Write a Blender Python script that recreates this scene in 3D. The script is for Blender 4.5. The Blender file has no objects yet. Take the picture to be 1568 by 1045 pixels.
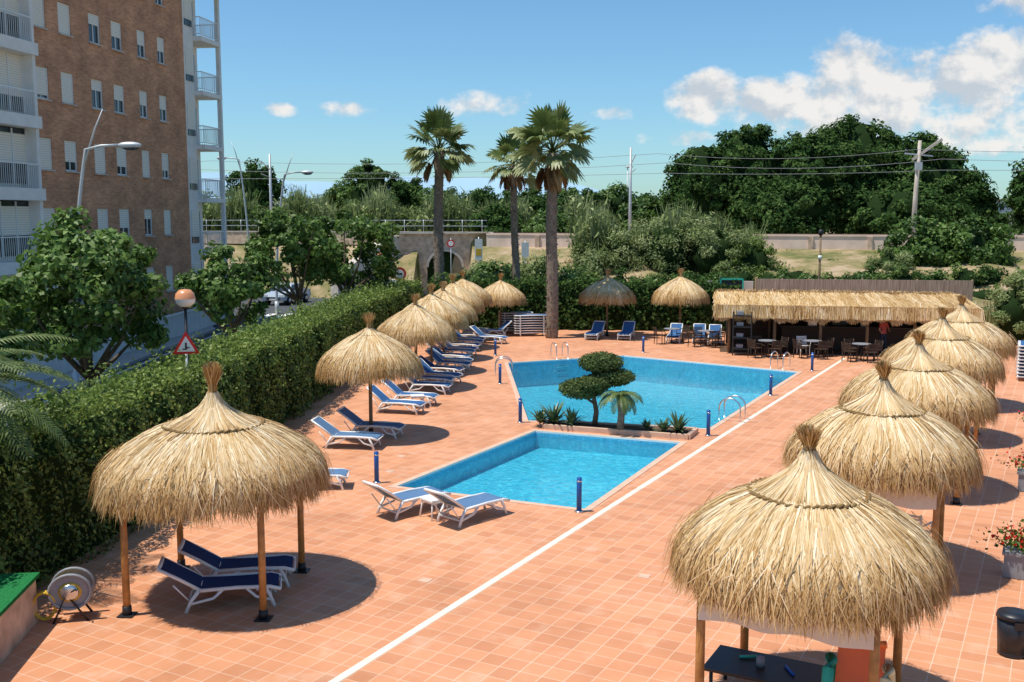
import bpy, math, random
import numpy as np
from mathutils import Vector
from mathutils.geometry import tessellate_polygon
R=np.random.RandomState
rad=math.radians
# ------------------------------------------------------------------ materials
def newmat(name):
    m=bpy.data.materials.new(name); m.use_nodes=True
    nt=m.node_tree; nt.nodes.clear()
    out=nt.nodes.new('ShaderNodeOutputMaterial')
    return m,nt,out
def N(nt,t,**k):
    n=nt.nodes.new(t)
    for a,b in k.items():
        setattr(n,a,b)
    return n
def bsdf(nt,out,rough=0.6,spec=0.3,metal=0.0):
    b=N(nt,'ShaderNodeBsdfPrincipled')
    b.inputs['Roughness'].default_value=rough
    b.inputs['Specular IOR Level'].default_value=spec
    b.inputs['Metallic'].default_value=metal
    nt.links.new(b.outputs[0],out.inputs[0])
    return b
def ramp(nt,stops):
    r=N(nt,'ShaderNodeValToRGB'); e=r.color_ramp.elements
    while len(e)<len(stops): e.new(0.5)
    for i,(p,c) in enumerate(stops):
        e[i].position=p; e[i].color=(c[0],c[1],c[2],1)
    return r
def plain(name,col,rough=0.6,spec=0.3,metal=0,var=0.12,scale=6,bump=0.0):
    m,nt,out=newmat(name); b=bsdf(nt,out,rough,spec,metal)
    tc=N(nt,'ShaderNodeTexCoord'); nz=N(nt,'ShaderNodeTexNoise'); nz.inputs['Scale'].default_value=scale; nz.inputs['Detail'].default_value=3
    nt.links.new(tc.outputs['Object'],nz.inputs['Vector'])
    r=ramp(nt,[(0.3,[c*(1-var) for c in col]),(0.7,[min(1,c*(1+var)) for c in col])])
    nt.links.new(nz.outputs[0],r.inputs[0]); nt.links.new(r.outputs[0],b.inputs['Base Color'])
    if bump:
        bp=N(nt,'ShaderNodeBump'); bp.inputs['Strength'].default_value=bump
        nt.links.new(nz.outputs[0],bp.inputs['Height']); nt.links.new(bp.outputs[0],b.inputs['Normal'])
    return m
def shaded(name,stops,rough=0.7,trans=0.25,spec=0.25):
    """colour driven by a per-face 'shade' attribute, with some translucency (leaf, straw)"""
    m,nt,out=newmat(name)
    a=N(nt,'ShaderNodeAttribute',attribute_name='shade')
    r=ramp(nt,stops); nt.links.new(a.outputs['Fac'],r.inputs[0])
    if spec>0:
        b=N(nt,'ShaderNodeBsdfPrincipled'); b.inputs['Roughness'].default_value=rough; b.inputs['Specular IOR Level'].default_value=spec
    else: b=N(nt,'ShaderNodeBsdfDiffuse')
    nt.links.new(r.outputs[0],b.inputs[0])
    if trans>0:
        t=N(nt,'ShaderNodeBsdfTranslucent'); nt.links.new(r.outputs[0],t.inputs[0])
        mx=N(nt,'ShaderNodeMixShader'); mx.inputs[0].default_value=trans
        nt.links.new(b.outputs[0],mx.inputs[1]); nt.links.new(t.outputs[0],mx.inputs[2]); nt.links.new(mx.outputs[0],out.inputs[0])
    else: nt.links.new(b.outputs[0],out.inputs[0])
    return m
M={}
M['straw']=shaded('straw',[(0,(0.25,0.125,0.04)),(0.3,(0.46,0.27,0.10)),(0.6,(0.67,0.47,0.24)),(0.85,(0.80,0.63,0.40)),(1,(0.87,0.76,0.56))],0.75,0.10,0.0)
M['strawcore']=plain('straw_core',(0.34,0.20,0.08),0.9,0.1)
M['rope']=plain('rope_band',(0.22,0.14,0.06),0.9,0.1,scale=30)
M['leaf']=shaded('leaf_green',[(0,(0.022,0.055,0.012)),(0.4,(0.062,0.125,0.022)),(0.75,(0.13,0.225,0.042)),(1,(0.25,0.36,0.11))],0.5,0.3,0.3)
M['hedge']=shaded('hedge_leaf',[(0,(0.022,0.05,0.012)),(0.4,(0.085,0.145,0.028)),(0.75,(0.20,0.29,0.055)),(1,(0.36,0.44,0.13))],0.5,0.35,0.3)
M['dark']=shaded('dark_leaf',[(0,(0.018,0.044,0.014)),(0.5,(0.05,0.10,0.028)),(1,(0.13,0.20,0.06))],0.6,0.2,0.0)
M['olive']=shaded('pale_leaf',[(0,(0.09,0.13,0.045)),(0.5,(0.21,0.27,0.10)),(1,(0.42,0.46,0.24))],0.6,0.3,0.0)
M['dry']=shaded('dry_grass',[(0,(0.12,0.15,0.05)),(0.4,(0.28,0.26,0.10)),(0.7,(0.48,0.38,0.18)),(1,(0.64,0.52,0.32))],0.8,0.2,0.0)
M['palm']=shaded('palm_frond',[(0,(0.04,0.07,0.02)),(0.5,(0.13,0.19,0.05)),(1,(0.40,0.42,0.19))],0.45,0.25,0.4)
M['deadpalm']=shaded('dead_frond',[(0,(0.14,0.08,0.04)),(1,(0.45,0.30,0.15))],0.8,0.1,0.0)
M['agave']=shaded('agave_leaf',[(0,(0.04,0.08,0.035)),(1,(0.16,0.23,0.10))],0.4,0.1,0.4)
M['flower']=shaded('flower',[(0,(0.5,0.01,0.01)),(1,(0.85,0.05,0.03))],0.5,0.2)
M['core']=plain('dark_core_and_tunnel_shade',(0.018,0.035,0.012),1,0)
M['bark']=plain('bark',(0.14,0.11,0.075),0.9,0.1,scale=12,var=0.35,bump=0.5)
M['palmbark']=plain('palm_bark',(0.22,0.18,0.14),0.95,0.1,scale=9,var=0.4,bump=0.8)
M['wood']=plain('varnished_wood',(0.42,0.20,0.06),0.45,0.4,scale=9,var=0.25)
M['post']=plain('grey_wood',(0.22,0.15,0.09),0.8,0.2,scale=9,var=0.25)
M['black']=plain('black_metal',(0.02,0.02,0.022),0.45,0.4)
M['white']=plain('white_plastic',(0.78,0.78,0.76),0.35,0.5,var=0.03)
M['navy']=plain('navy_fabric',(0.012,0.035,0.13),0.8,0.2,scale=40,var=0.2)
M['blue']=plain('blue_fabric',(0.04,0.12,0.28),0.8,0.2,scale=40,var=0.2)
M['greyblue']=plain('faded_blue_fabric',(0.10,0.19,0.33),0.8,0.2,scale=40,var=0.15)
M['bluepost']=plain('blue_paint',(0.015,0.09,0.33),0.4,0.4)
M['steel']=plain('steel',(0.6,0.62,0.64),0.25,0.5,0.9,var=0.05)
M['galv']=plain('galvanised_pole',(0.50,0.53,0.55),0.5,0.4,0.3,var=0.05)
M['whitewall']=plain('white_render',(0.78,0.76,0.72),0.85,0.1,var=0.06,scale=2)
M['concrete']=plain('concrete',(0.56,0.49,0.42),0.9,0.1,var=0.15,scale=1.5,bump=0.2)
M['pinkwall']=plain('pale_stone_coping',(0.80,0.62,0.51),0.9,0.1,var=0.12,scale=1.2)
M['stonewall']=plain('stone_wall',(0.58,0.43,0.32),0.9,0.1,var=0.3,scale=2.5,bump=0.5)
M['asphalt']=plain('asphalt',(0.075,0.08,0.088),0.9,0.2,var=0.2,scale=3)
M['pave']=plain('pavement',(0.42,0.39,0.35),0.9,0.1,var=0.12,scale=2)
M['kerb']=plain('kerb_stone',(0.45,0.44,0.42),0.9,0.1)
M['paint']=plain('white_paint',(0.78,0.77,0.74),0.6,0.3,var=0.08,scale=3)
M['linepaint']=plain('drain_line',(0.76,0.70,0.58),0.6,0.3,var=0.14,scale=3)
M['glass']=plain('dark_glass',(0.03,0.04,0.05),0.08,0.6,var=0.05)
M['canvas']=plain('canvas',(0.72,0.66,0.56),0.9,0.1,var=0.05)
M['coping']=plain('coping_stone',(0.64,0.43,0.31),0.7,0.3,var=0.1,scale=4)
M['turf']=plain('green_turf',(0.02,0.16,0.05),0.95,0.05,var=0.25,scale=25)
M['soil_and_bar_shade']=plain('soil_and_bar_shade',(0.12,0.075,0.05),1,0,var=0.3,scale=8)
M['red']=plain('red_paint',(0.65,0.02,0.02),0.4,0.4,var=0.03)
M['signblue']=plain('sign_blue',(0.01,0.12,0.5),0.4,0.4,var=0.03)
M['orange']=plain('orange_plastic',(0.90,0.17,0.02),0.35,0.5,var=0.03)
M['teal']=plain('teal_plastic',(0.03,0.42,0.30),0.35,0.5,var=0.03)
M['cream']=plain('cream_plastic',(0.85,0.74,0.42),0.35,0.5,var=0.03)
M['yellow']=plain('yellow_hose',(0.65,0.42,0.04),0.4,0.4)
M['rattan_and_bar_shade']=plain('dark_rattan_bar_shade',(0.05,0.032,0.022),0.6,0.3,scale=60,var=0.3)
M['grey']=plain('grey_plastic',(0.25,0.26,0.28),0.5,0.4)
M['carpaint']=plain('car_paint',(0.50,0.58,0.66),0.25,0.6,0.2,var=0.02)
M['rubber']=plain('rubber',(0.02,0.02,0.02),0.8,0.2)
M['skin']=plain('skin',(0.50,0.30,0.21),0.6,0.3,var=0.05)
M['shirt']=plain('shirt_cloth',(0.42,0.10,0.09),0.8,0.1)
M['jeans']=plain('dark_trousers',(0.03,0.04,0.07),0.8,0.1)
M['hair']=plain('hair',(0.03,0.02,0.015),0.6,0.2)
M['amber']=plain('amber_globe',(0.70,0.30,0.14),0.3,0.5,var=0.05)
M['rail']=plain('rail_steel',(0.22,0.15,0.11),0.6,0.4,0.5)
M['ballast']=plain('ballast',(0.62,0.45,0.36),0.95,0.1,var=0.2,scale=2.5)
M['hazy_hill']=plain('hill_haze_blue',(0.34,0.50,0.62),1,0,var=0.05,scale=0.002)  # aerial haze put into the base colour as pale blue
M['bin']=plain('bin_plastic',(0.015,0.018,0.025),0.4,0.4)

def mat_shutter():
    m,nt,out=newmat('roller_shutter'); b=bsdf(nt,out,0.6,0.3)
    tc=N(nt,'ShaderNodeTexCoord'); w=N(nt,'ShaderNodeTexWave',wave_type='BANDS',bands_direction='Z'); w.inputs['Scale'].default_value=3.2
    nt.links.new(tc.outputs['Object'],w.inputs[0])
    r=ramp(nt,[(0.0,(0.62,0.57,0.48)),(0.3,(0.84,0.79,0.69))]); nt.links.new(w.outputs[1],r.inputs[0]); nt.links.new(r.outputs[0],b.inputs['Base Color'])
    return m
M['shutter']=mat_shutter()
def mat_reed():
    m,nt,out=newmat('reed_screen'); b=bsdf(nt,out,0.9,0.1)
    tc=N(nt,'ShaderNodeTexCoord'); mp=N(nt,'ShaderNodeMapping'); mp.inputs['Scale'].default_value=(14,14,0.6)
    nz=N(nt,'ShaderNodeTexNoise'); nz.inputs['Scale'].default_value=2; nz.inputs['Detail'].default_value=4
    nt.links.new(tc.outputs['Object'],mp.inputs[0]); nt.links.new(mp.outputs[0],nz.inputs[0])
    r=ramp(nt,[(0.3,(0.20,0.15,0.11)),(0.7,(0.48,0.39,0.30))]); nt.links.new(nz.outputs[0],r.inputs[0]); nt.links.new(r.outputs[0],b.inputs['Base Color'])
    return m
M['reed']=mat_reed()
def mat_brick():
    m,nt,out=newmat('brick_facade'); b=bsdf(nt,out,0.9,0.1)
    tc=N(nt,'ShaderNodeTexCoord'); sp=N(nt,'ShaderNodeSeparateXYZ'); cb=N(nt,'ShaderNodeCombineXYZ')
    nt.links.new(tc.outputs['Object'],sp.inputs[0]); nt.links.new(sp.outputs[1],cb.inputs[0]); nt.links.new(sp.outputs[2],cb.inputs[1])
    br=N(nt,'ShaderNodeTexBrick'); br.inputs['Scale'].default_value=1.0
    br.inputs['Brick Width'].default_value=0.25; br.inputs['Row Height'].default_value=0.075; br.inputs['Mortar Size'].default_value=0.006
    br.inputs['Color1'].default_value=(0.66,0.33,0.19,1); br.inputs['Color2'].default_value=(0.48,0.22,0.125,1); br.inputs['Mortar'].default_value=(0.50,0.37,0.27,1)
    nt.links.new(cb.outputs[0],br.inputs[0])
    nz=N(nt,'ShaderNodeTexNoise'); nz.inputs['Scale'].default_value=0.9; nz.inputs['Detail'].default_value=8; nt.links.new(cb.outputs[0],nz.inputs[0])
    r=ramp(nt,[(0.3,(0.74,0.74,0.74)),(0.7,(1.2,1.17,1.12))]); nt.links.new(nz.outputs[0],r.inputs[0])
    mx=N(nt,'ShaderNodeMix',data_type='RGBA',blend_type='MULTIPLY'); mx.inputs[0].default_value=1
    nt.links.new(br.outputs[0],mx.inputs[6]); nt.links.new(r.outputs[0],mx.inputs[7]); nt.links.new(mx.outputs[2],b.inputs['Base Color'])
    return m
M['brick']=mat_brick()
SITE=rad(28.3)
def mat_tile():
    m,nt,out=newmat('terracotta_tiles'); b=bsdf(nt,out,0.6,0.3)
    tc=N(nt,'ShaderNodeTexCoord'); mp=N(nt,'ShaderNodeMapping'); mp.inputs['Rotation'].default_value=(0,0,SITE)
    nt.links.new(tc.outputs['Object'],mp.inputs[0])
    br=N(nt,'ShaderNodeTexBrick',offset=0.0,offset_frequency=1); br.inputs['Scale'].default_value=1.0
    br.inputs['Brick Width'].default_value=0.33; br.inputs['Row Height'].default_value=0.33; br.inputs['Mortar Size'].default_value=0.008; br.inputs['Mortar Smooth'].default_value=0.3
    br.inputs['Bias'].default_value=-0.2
    br.inputs['Color1'].default_value=(0.67,0.305,0.158,1); br.inputs['Color2'].default_value=(0.54,0.232,0.115,1); br.inputs['Mortar'].default_value=(0.70,0.47,0.33,1)
    nt.links.new(mp.outputs[0],br.inputs[0])
    nz=N(nt,'ShaderNodeTexNoise'); nz.inputs['Scale'].default_value=0.35; nz.inputs['Detail'].default_value=7; nz.inputs['Roughness'].default_value=0.65
    nt.links.new(tc.outputs['Object'],nz.inputs[0])
    r=ramp(nt,[(0.3,(0.82,0.80,0.77)),(0.52,(1.0,1.0,1.0)),(0.75,(1.08,1.18,1.28))]); nt.links.new(nz.outputs[0],r.inputs[0])
    mx=N(nt,'ShaderNodeMix',data_type='RGBA',blend_type='MULTIPLY'); mx.inputs[0].default_value=1
    nt.links.new(br.outputs[0],mx.inputs[6]); nt.links.new(r.outputs[0],mx.inputs[7])
    n2=N(nt,'ShaderNodeTexNoise'); n2.inputs['Scale'].default_value=1.7; n2.inputs['Detail'].default_value=5; nt.links.new(tc.outputs['Object'],n2.inputs[0])
    r2=ramp(nt,[(0.56,(0,0,0)),(0.76,(0.42,0.42,0.42))]); nt.links.new(n2.outputs[0],r2.inputs[0])
    m2=N(nt,'ShaderNodeMix',data_type='RGBA'); nt.links.new(r2.outputs[0],m2.inputs[0]); nt.links.new(mx.outputs[2],m2.inputs[6]); m2.inputs[7].default_value=(0.70,0.50,0.37,1)
    # small dark specks and stains
    n3=N(nt,'ShaderNodeTexNoise'); n3.inputs['Scale'].default_value=5.5; n3.inputs['Detail'].default_value=3; nt.links.new(tc.outputs['Object'],n3.inputs[0])
    r3=ramp(nt,[(0.70,(1,1,1)),(0.80,(0.78,0.74,0.70))]); nt.links.new(n3.outputs[0],r3.inputs[0])
    m3=N(nt,'ShaderNodeMix',data_type='RGBA',blend_type='MULTIPLY'); m3.inputs[0].default_value=1; nt.links.new(m2.outputs[2],m3.inputs[6]); nt.links.new(r3.outputs[0],m3.inputs[7])
    nt.links.new(m3.outputs[2],b.inputs['Base Color'])
    return m
M['tile']=mat_tile()
def mat_pooltile():
    m,nt,out=newmat('pool_mosaic'); b=bsdf(nt,out,0.4,0.3)
    tc=N(nt,'ShaderNodeTexCoord'); nz=N(nt,'ShaderNodeTexNoise'); nz.inputs['Scale'].default_value=3.5; nz.inputs['Detail'].default_value=4; nz.inputs['Distortion'].default_value=1.6
    nt.links.new(tc.outputs['Object'],nz.inputs[0])
    r=ramp(nt,[(0.3,(0.11,0.44,0.56)),(0.52,(0.16,0.53,0.66)),(0.7,(0.28,0.68,0.78))]); nt.links.new(nz.outputs[0],r.inputs[0]); nt.links.new(r.outputs[0],b.inputs['Base Color'])
    return m
M['pooltile']=mat_pooltile()
M['poolband']=plain('pool_band_tile',(0.10,0.42,0.60),0.3,0.5,scale=20,var=0.3)
def mat_water():
    m,nt,out=newmat('pool_water')
    tc=N(nt,'ShaderNodeTexCoord'); nz=N(nt,'ShaderNodeTexNoise'); nz.inputs['Scale'].default_value=6.5; nz.inputs['Detail'].default_value=3; nz.inputs['Distortion'].default_value=0.8
    nt.links.new(tc.outputs['Object'],nz.inputs[0])
    bp=N(nt,'ShaderNodeBump'); bp.inputs['Strength'].default_value=0.8; bp.inputs['Distance'].default_value=0.07; nt.links.new(nz.outputs[0],bp.inputs['Height'])
    g=N(nt,'ShaderNodeBsdfGlossy'); g.inputs['Roughness'].default_value=0.03; nt.links.new(bp.outputs[0],g.inputs['Normal'])
    t=N(nt,'ShaderNodeBsdfTransparent')
    r=ramp(nt,[(0.35,(0.38,0.84,0.93)),(0.65,(0.66,0.97,1.0))]); nt.links.new(nz.outputs[0],r.inputs[0]); nt.links.new(r.outputs[0],t.inputs[0])
    fr=N(nt,'ShaderNodeFresnel'); fr.inputs['IOR'].default_value=1.33; nt.links.new(bp.outputs[0],fr.inputs['Normal'])
    mx=N(nt,'ShaderNodeMixShader'); nt.links.new(fr.outputs[0],mx.inputs[0]); nt.links.new(t.outputs[0],mx.inputs[1]); nt.links.new(g.outputs[0],mx.inputs[2]); nt.links.new(mx.outputs[0],out.inputs[0])
    return m
M['water']=mat_water()
def mat_ground(name,a,b_,c,scale):
    m,nt,out=newmat(name); b=bsdf(nt,out,0.95,0.05)
    tc=N(nt,'ShaderNodeTexCoord'); nz=N(nt,'ShaderNodeTexNoise'); nz.inputs['Scale'].default_value=scale; nz.inputs['Detail'].default_value=8; nz.inputs['Roughness'].default_value=0.7
    nt.links.new(tc.outputs['Object'],nz.inputs[0])
    r=ramp(nt,[(0.35,a),(0.5,b_),(0.65,c)]); nt.links.new(nz.outputs[0],r.inputs[0]); nt.links.new(r.outputs[0],b.inputs['Base Color'])
    return m
M['scrub']=mat_ground('scrub_ground',(0.09,0.12,0.035),(0.27,0.22,0.11),(0.46,0.34,0.24),0.35)
M['field']=mat_ground('field_ground',(0.09,0.12,0.05),(0.17,0.17,0.09),(0.28,0.23,0.14),0.02)

# ------------------------------------------------------------------ mesh builder
class B:
    def __init__(s): s.v=[];s.nv=0;s.loops=[];s.sizes=[];s.mi=[];s.sh=[];s.sm=[];s.mats=[]
    def mat(s,k):
        if k not in s.mats: s.mats.append(k)
        return s.mats.index(k)
    def add(s,V,F,mat,shade=0.5,smooth=False):
        V=np.asarray(V,float).reshape(-1,3); i=s.mat(mat)
        s.v.append(V)
        for f in F: s.loops.append(np.asarray(f)+s.nv); s.sizes.append(len(f))
        s.mi.append(np.full(len(F),i)); s.sh.append(np.full(len(F),shade,float)); s.sm.append(np.full(len(F),smooth))
        s.nv+=len(V)
    def quads(s,P,mat,shade,smooth=False):
        P=np.asarray(P,float); n=len(P)
        s.v.append(P.reshape(-1,3)); s.loops.append(np.arange(4*n)+s.nv); s.sizes.append(np.full(n,4)); s.nv+=4*n
        s.mi.append(np.full(n,s.mat(mat))); s.sh.append(np.broadcast_to(shade,(n,)).astype(float)); s.sm.append(np.full(n,smooth))
    def box(s,c,d,mat,rz=0,shade=0.5,M3=None):
        c=np.array(c,float); h=np.array(d,float)/2
        V=np.array([[x,y,z] for x in(-1,1) for y in(-1,1) for z in(-1,1)])*h
        if M3 is not None: V=V@np.array(M3).T
        if rz: 
            co,si=math.cos(rz),math.sin(rz); V=V@np.array([[co,-si,0],[si,co,0],[0,0,1]]).T
        s.add(V+c,[(0,1,3,2),(4,6,7,5),(0,4,5,1),(2,3,7,6),(0,2,6,4),(1,5,7,3)],mat,shade)
    def beam(s,p,q,w,h,mat,shade=0.5):
        p=np.array(p,float);q=np.array(q,float);d=q-p;L=np.linalg.norm(d);d/=L
        up=np.array([0,0,1.]) if abs(d[2])<0.95 else np.array([1.,0,0])
        a=np.cross(up,d);a/=np.linalg.norm(a);b=np.cross(d,a)
        s.box((p+q)/2,(L,w,h),mat,shade=shade,M3=np.stack([d,a,b],1))
    def tube(s,pts,rs,mat,n=8,shade=0.5,cap=True,smooth=True):
        pts=np.array(pts,float); m=len(pts)
        rs=np.broadcast_to(rs,(m,)).astype(float)
        T=np.gradient(pts,axis=0); T/=np.linalg.norm(T,axis=1)[:,None]+1e-9
        ref=np.array([0,0,1.]) if abs(T[:,2]).mean()<0.8 else np.array([1.,0,0])
        V=[]
        for i in range(m):
            a=np.cross(T[i],ref);a/=np.linalg.norm(a)+1e-9;b=np.cross(T[i],a)
            for k in range(n):
                t=2*math.pi*k/n; V.append(pts[i]+rs[i]*(math.cos(t)*a+math.sin(t)*b))
        F=[(i*n+k,i*n+(k+1)%n,(i+1)*n+(k+1)%n,(i+1)*n+k) for i in range(m-1) for k in range(n)]
        if cap: F+= [tuple(range(n))[::-1],tuple((m-1)*n+k for k in range(n))]
        s.add(V,F,mat,shade,smooth)
    def lathe(s,prof,mat,n=24,c=(0,0,0),shade=0.5,smooth=True):
        V=[];m=len(prof)
        for (r,z) in prof:
            for k in range(n):
                t=2*math.pi*k/n; V.append((c[0]+r*math.cos(t),c[1]+r*math.sin(t),c[2]+z))
        F=[(i*n+k,i*n+(k+1)%n,(i+1)*n+(k+1)%n,(i+1)*n+k) for i in range(m-1) for k in range(n)]
        s.add(V,F,mat,shade,smooth)
    def blob(s,c,r,mat,seed=0,nz=0.15,shade=0.5,n=12,m=8):
        g=R(seed);V=[];F=[]
        for i in range(m+1):
            ph=math.pi*i/m
            for k in range(n):
                t=2*math.pi*k/n; q=1+nz*(g.rand()-0.5)*2
                V.append((c[0]+r[0]*q*math.sin(ph)*math.cos(t),c[1]+r[1]*q*math.sin(ph)*math.sin(t),c[2]+r[2]*q*math.cos(ph)))
        F=[(i*n+k,(i+1)*n+k,(i+1)*n+(k+1)%n,i*n+(k+1)%n) for i in range(m) for k in range(n)]
        s.add(V,F,mat,shade,True)
    def poly(s,pts,mat,z=None,holes=[]):
        if z is not None: pts=[(p[0],p[1],z) for p in pts]
        loops=[[Vector(p) for p in pts]]+[[Vector((h[0],h[1],z if z is not None else h[2])) for h in H] for H in holes]
        tri=tessellate_polygon(loops); allp=[tuple(p) for L in loops for p in L]
        F=[]
        for t in tri:
            a,b,c=[Vector(allp[i]) for i in t]
            F.append(t if (b-a).cross(c-a).z>0 else t[::-1])
        s.add(allp,F,mat)
    def mesh(s,name):
        me=bpy.data.meshes.new(name)
        V=np.concatenate(s.v); L=np.concatenate([np.atleast_1d(l) for l in s.loops]).astype(np.int32)
        S=np.concatenate([np.atleast_1d(x) for x in s.sizes]).astype(np.int32)
        me.vertices.add(len(V)); me.vertices.foreach_set('co',V.astype(np.float32).ravel())
        me.loops.add(len(L)); me.loops.foreach_set('vertex_index',L)
        me.polygons.add(len(S)); st=np.concatenate([[0],np.cumsum(S)[:-1]]).astype(np.int32)
        me.polygons.foreach_set('loop_start',st)
        for k in s.mats: me.materials.append(M[k])
        me.polygons.foreach_set('material_index',np.concatenate(s.mi).astype(np.int32))
        me.polygons.foreach_set('use_smooth',np.concatenate(s.sm).astype(bool))
        a=me.attributes.new('shade','FLOAT','FACE'); a.data.foreach_set('value',np.clip(np.concatenate(s.sh),0,1).astype(np.float32))
        me.update(calc_edges=True)
        return me
    def obj(s,name,loc=(0,0,0),rz=0):
        return place(name,s.mesh(name),loc,rz)
def place(name,me,loc=(0,0,0),rz=0,sc=1):
    o=bpy.data.objects.new(name,me); bpy.context.scene.collection.objects.link(o)
    o.location=loc; o.rotation_euler=(0,0,rz)
    o.scale=(sc,sc,sc) if not hasattr(sc,'__len__') else sc
    return o
def norm(a): return a/(np.linalg.norm(a,axis=-1,keepdims=True)+1e-9)
def leafquads(P,Nn,size,g,asp=0.55):
    n=len(P); Nn=norm(Nn); t=norm(np.cross(Nn,g.randn(n,3))); b=np.cross(Nn,t)
    sz=(np.asarray(size)*(0.6+0.8*g.rand(n)))[:,None]
    return np.stack([P-t*sz*0.5,P+b*sz*0.5*asp,P+t*sz*0.5,P-b*sz*0.5*asp],1)
def crown(b,c,rr,ncl,clr,nleaf,size,seed,mat='leaf',core=0.0,low=-1.0,asp=0.6,sb=0.0,inner=0.45):
    """clumpy foliage; returns clump centres"""
    g=R(seed); c=np.array(c);rr=np.array(rr)
    d=norm(g.randn(ncl*3,3)); d=d[d[:,2]>low][:ncl]
    rad_=inner+(1.05-inner)*g.rand(len(d))**0.6
    C=c+d*rr*rad_[:,None]
    cs=0.27+0.46*g.rand(len(C)); cr=clr*(0.6+0.8*g.rand(len(C)))
    idx=g.randint(0,len(C),nleaf)
    dd=norm(g.randn(nleaf,3))
    P=C[idx]+dd*(cr[idx]*g.rand(nleaf)**0.45)[:,None]*np.array([1,1,0.75])
    nrm=dd*0.6+norm(P-c)*0.4+g.randn(nleaf,3)*0.55+np.array([0,0,0.35])
    b.quads(leafquads(P,nrm,size,g,asp),mat,cs[idx]+g.randn(nleaf)*0.16+sb)
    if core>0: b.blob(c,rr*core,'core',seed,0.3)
    return C
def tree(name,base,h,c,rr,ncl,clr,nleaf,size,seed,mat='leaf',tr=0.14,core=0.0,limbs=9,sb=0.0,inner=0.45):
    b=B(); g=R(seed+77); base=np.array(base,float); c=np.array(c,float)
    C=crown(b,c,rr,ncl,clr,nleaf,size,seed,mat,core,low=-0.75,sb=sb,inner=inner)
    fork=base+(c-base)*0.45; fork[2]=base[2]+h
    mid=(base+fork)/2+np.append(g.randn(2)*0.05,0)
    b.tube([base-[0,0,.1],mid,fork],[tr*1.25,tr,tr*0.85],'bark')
    for i in range(limbs):
        e=C[g.randint(len(C))]; m_=(fork+e)/2+np.array([0,0,-0.08])*np.linalg.norm(e-fork)+g.randn(3)*0.08
        b.tube([fork-[0,0,.1],m_,e],[tr*0.6,tr*0.38,tr*0.12],'bark',n=5)
    return b.obj(name)

# ------------------------------------------------------------------ thatch
def prof_pt(prof,t):
    prof=np.array(prof); seg=np.linalg.norm(np.diff(prof,axis=0),axis=1); cu=np.concatenate([[0],np.cumsum(seg)])
    return np.interp(t,cu,prof[:,0]),np.interp(t,cu,prof[:,1]),cu[-1]
def straws(b,prof,n,t0f,lenf,w,g,lift=0.03,drift=0.05,nseg=4,sh0=0.5,over=0.0,exmax=0.3):
    """strands running down a surface of revolution; ends hang at most exmax below the eave"""
    _,_,L=prof_pt(prof,0)
    ph=g.rand(n)*2*math.pi
    ts=t0f(n)*L; le=lenf(n)*L
    off=g.rand(n)*lift; dr=g.randn(n)*drift
    pts=[]
    ph1,ph2,ph3=g.rand(3)*6
    cl=0.5+0.5*np.sin(ph*23+ph1)*np.sin(ph*41+ph2)
    le=le*(1+over*(cl-0.5))
    le=np.minimum(le,L-ts+exmax*(0.25+0.45*cl+0.5*g.rand(n)))
    for k in range(nseg+1):
        t=ts+le*k/nseg
        r,z,_=prof_pt(prof,np.minimum(t,L)); ex=np.maximum(t-L,0)
        r=r+off+ex*0.22; z=z+off*0.6-ex*0.96
        a=ph+dr*(k/nseg)/np.maximum(r,0.25)
        pts.append(np.stack([r*np.cos(a),r*np.sin(a),z],1))
    tang=np.stack([-np.sin(ph),np.cos(ph),g.randn(n)*0.35],1)
    ww=w*(0.6+0.8*g.rand(n))
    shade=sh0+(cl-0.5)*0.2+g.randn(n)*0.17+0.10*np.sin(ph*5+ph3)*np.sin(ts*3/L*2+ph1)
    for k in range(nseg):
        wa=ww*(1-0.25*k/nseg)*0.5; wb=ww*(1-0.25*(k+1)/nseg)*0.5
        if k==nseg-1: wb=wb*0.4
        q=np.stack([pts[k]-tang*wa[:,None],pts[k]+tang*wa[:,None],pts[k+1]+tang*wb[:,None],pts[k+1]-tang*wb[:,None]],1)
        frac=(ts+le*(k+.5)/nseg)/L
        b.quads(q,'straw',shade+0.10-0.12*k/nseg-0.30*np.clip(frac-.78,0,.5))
def tuft(b,z0,z1,r,g,n=260,lean=(0.05,0.0)):
    ph=g.rand(n)*2*math.pi; q=g.rand(n)**0.5
    p0=np.stack([r*0.55*q*np.cos(ph),r*0.55*q*np.sin(ph),np.full(n,z0)],1)
    h=(z1-z0)*(0.65+0.35*g.rand(n))
    p1=p0*[0.9,0.9,1]+np.stack([np.zeros(n),np.zeros(n),h*0.4],1)
    p2=p0*[2.0,2.0,1]+np.stack([g.randn(n)*0.03+lean[0],g.randn(n)*0.03+lean[1],h],1)
    t=np.stack([-np.sin(ph),np.cos(ph),0*ph],1)*0.008
    sh=0.36+g.randn(n)*0.2
    b.quads(np.stack([p0-t,p0+t,p1+t,p1-t],1),'straw',sh); b.quads(np.stack([p1-t,p1+t,p2+t*0.5,p2-t*0.5],1),'straw',sh)
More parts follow.
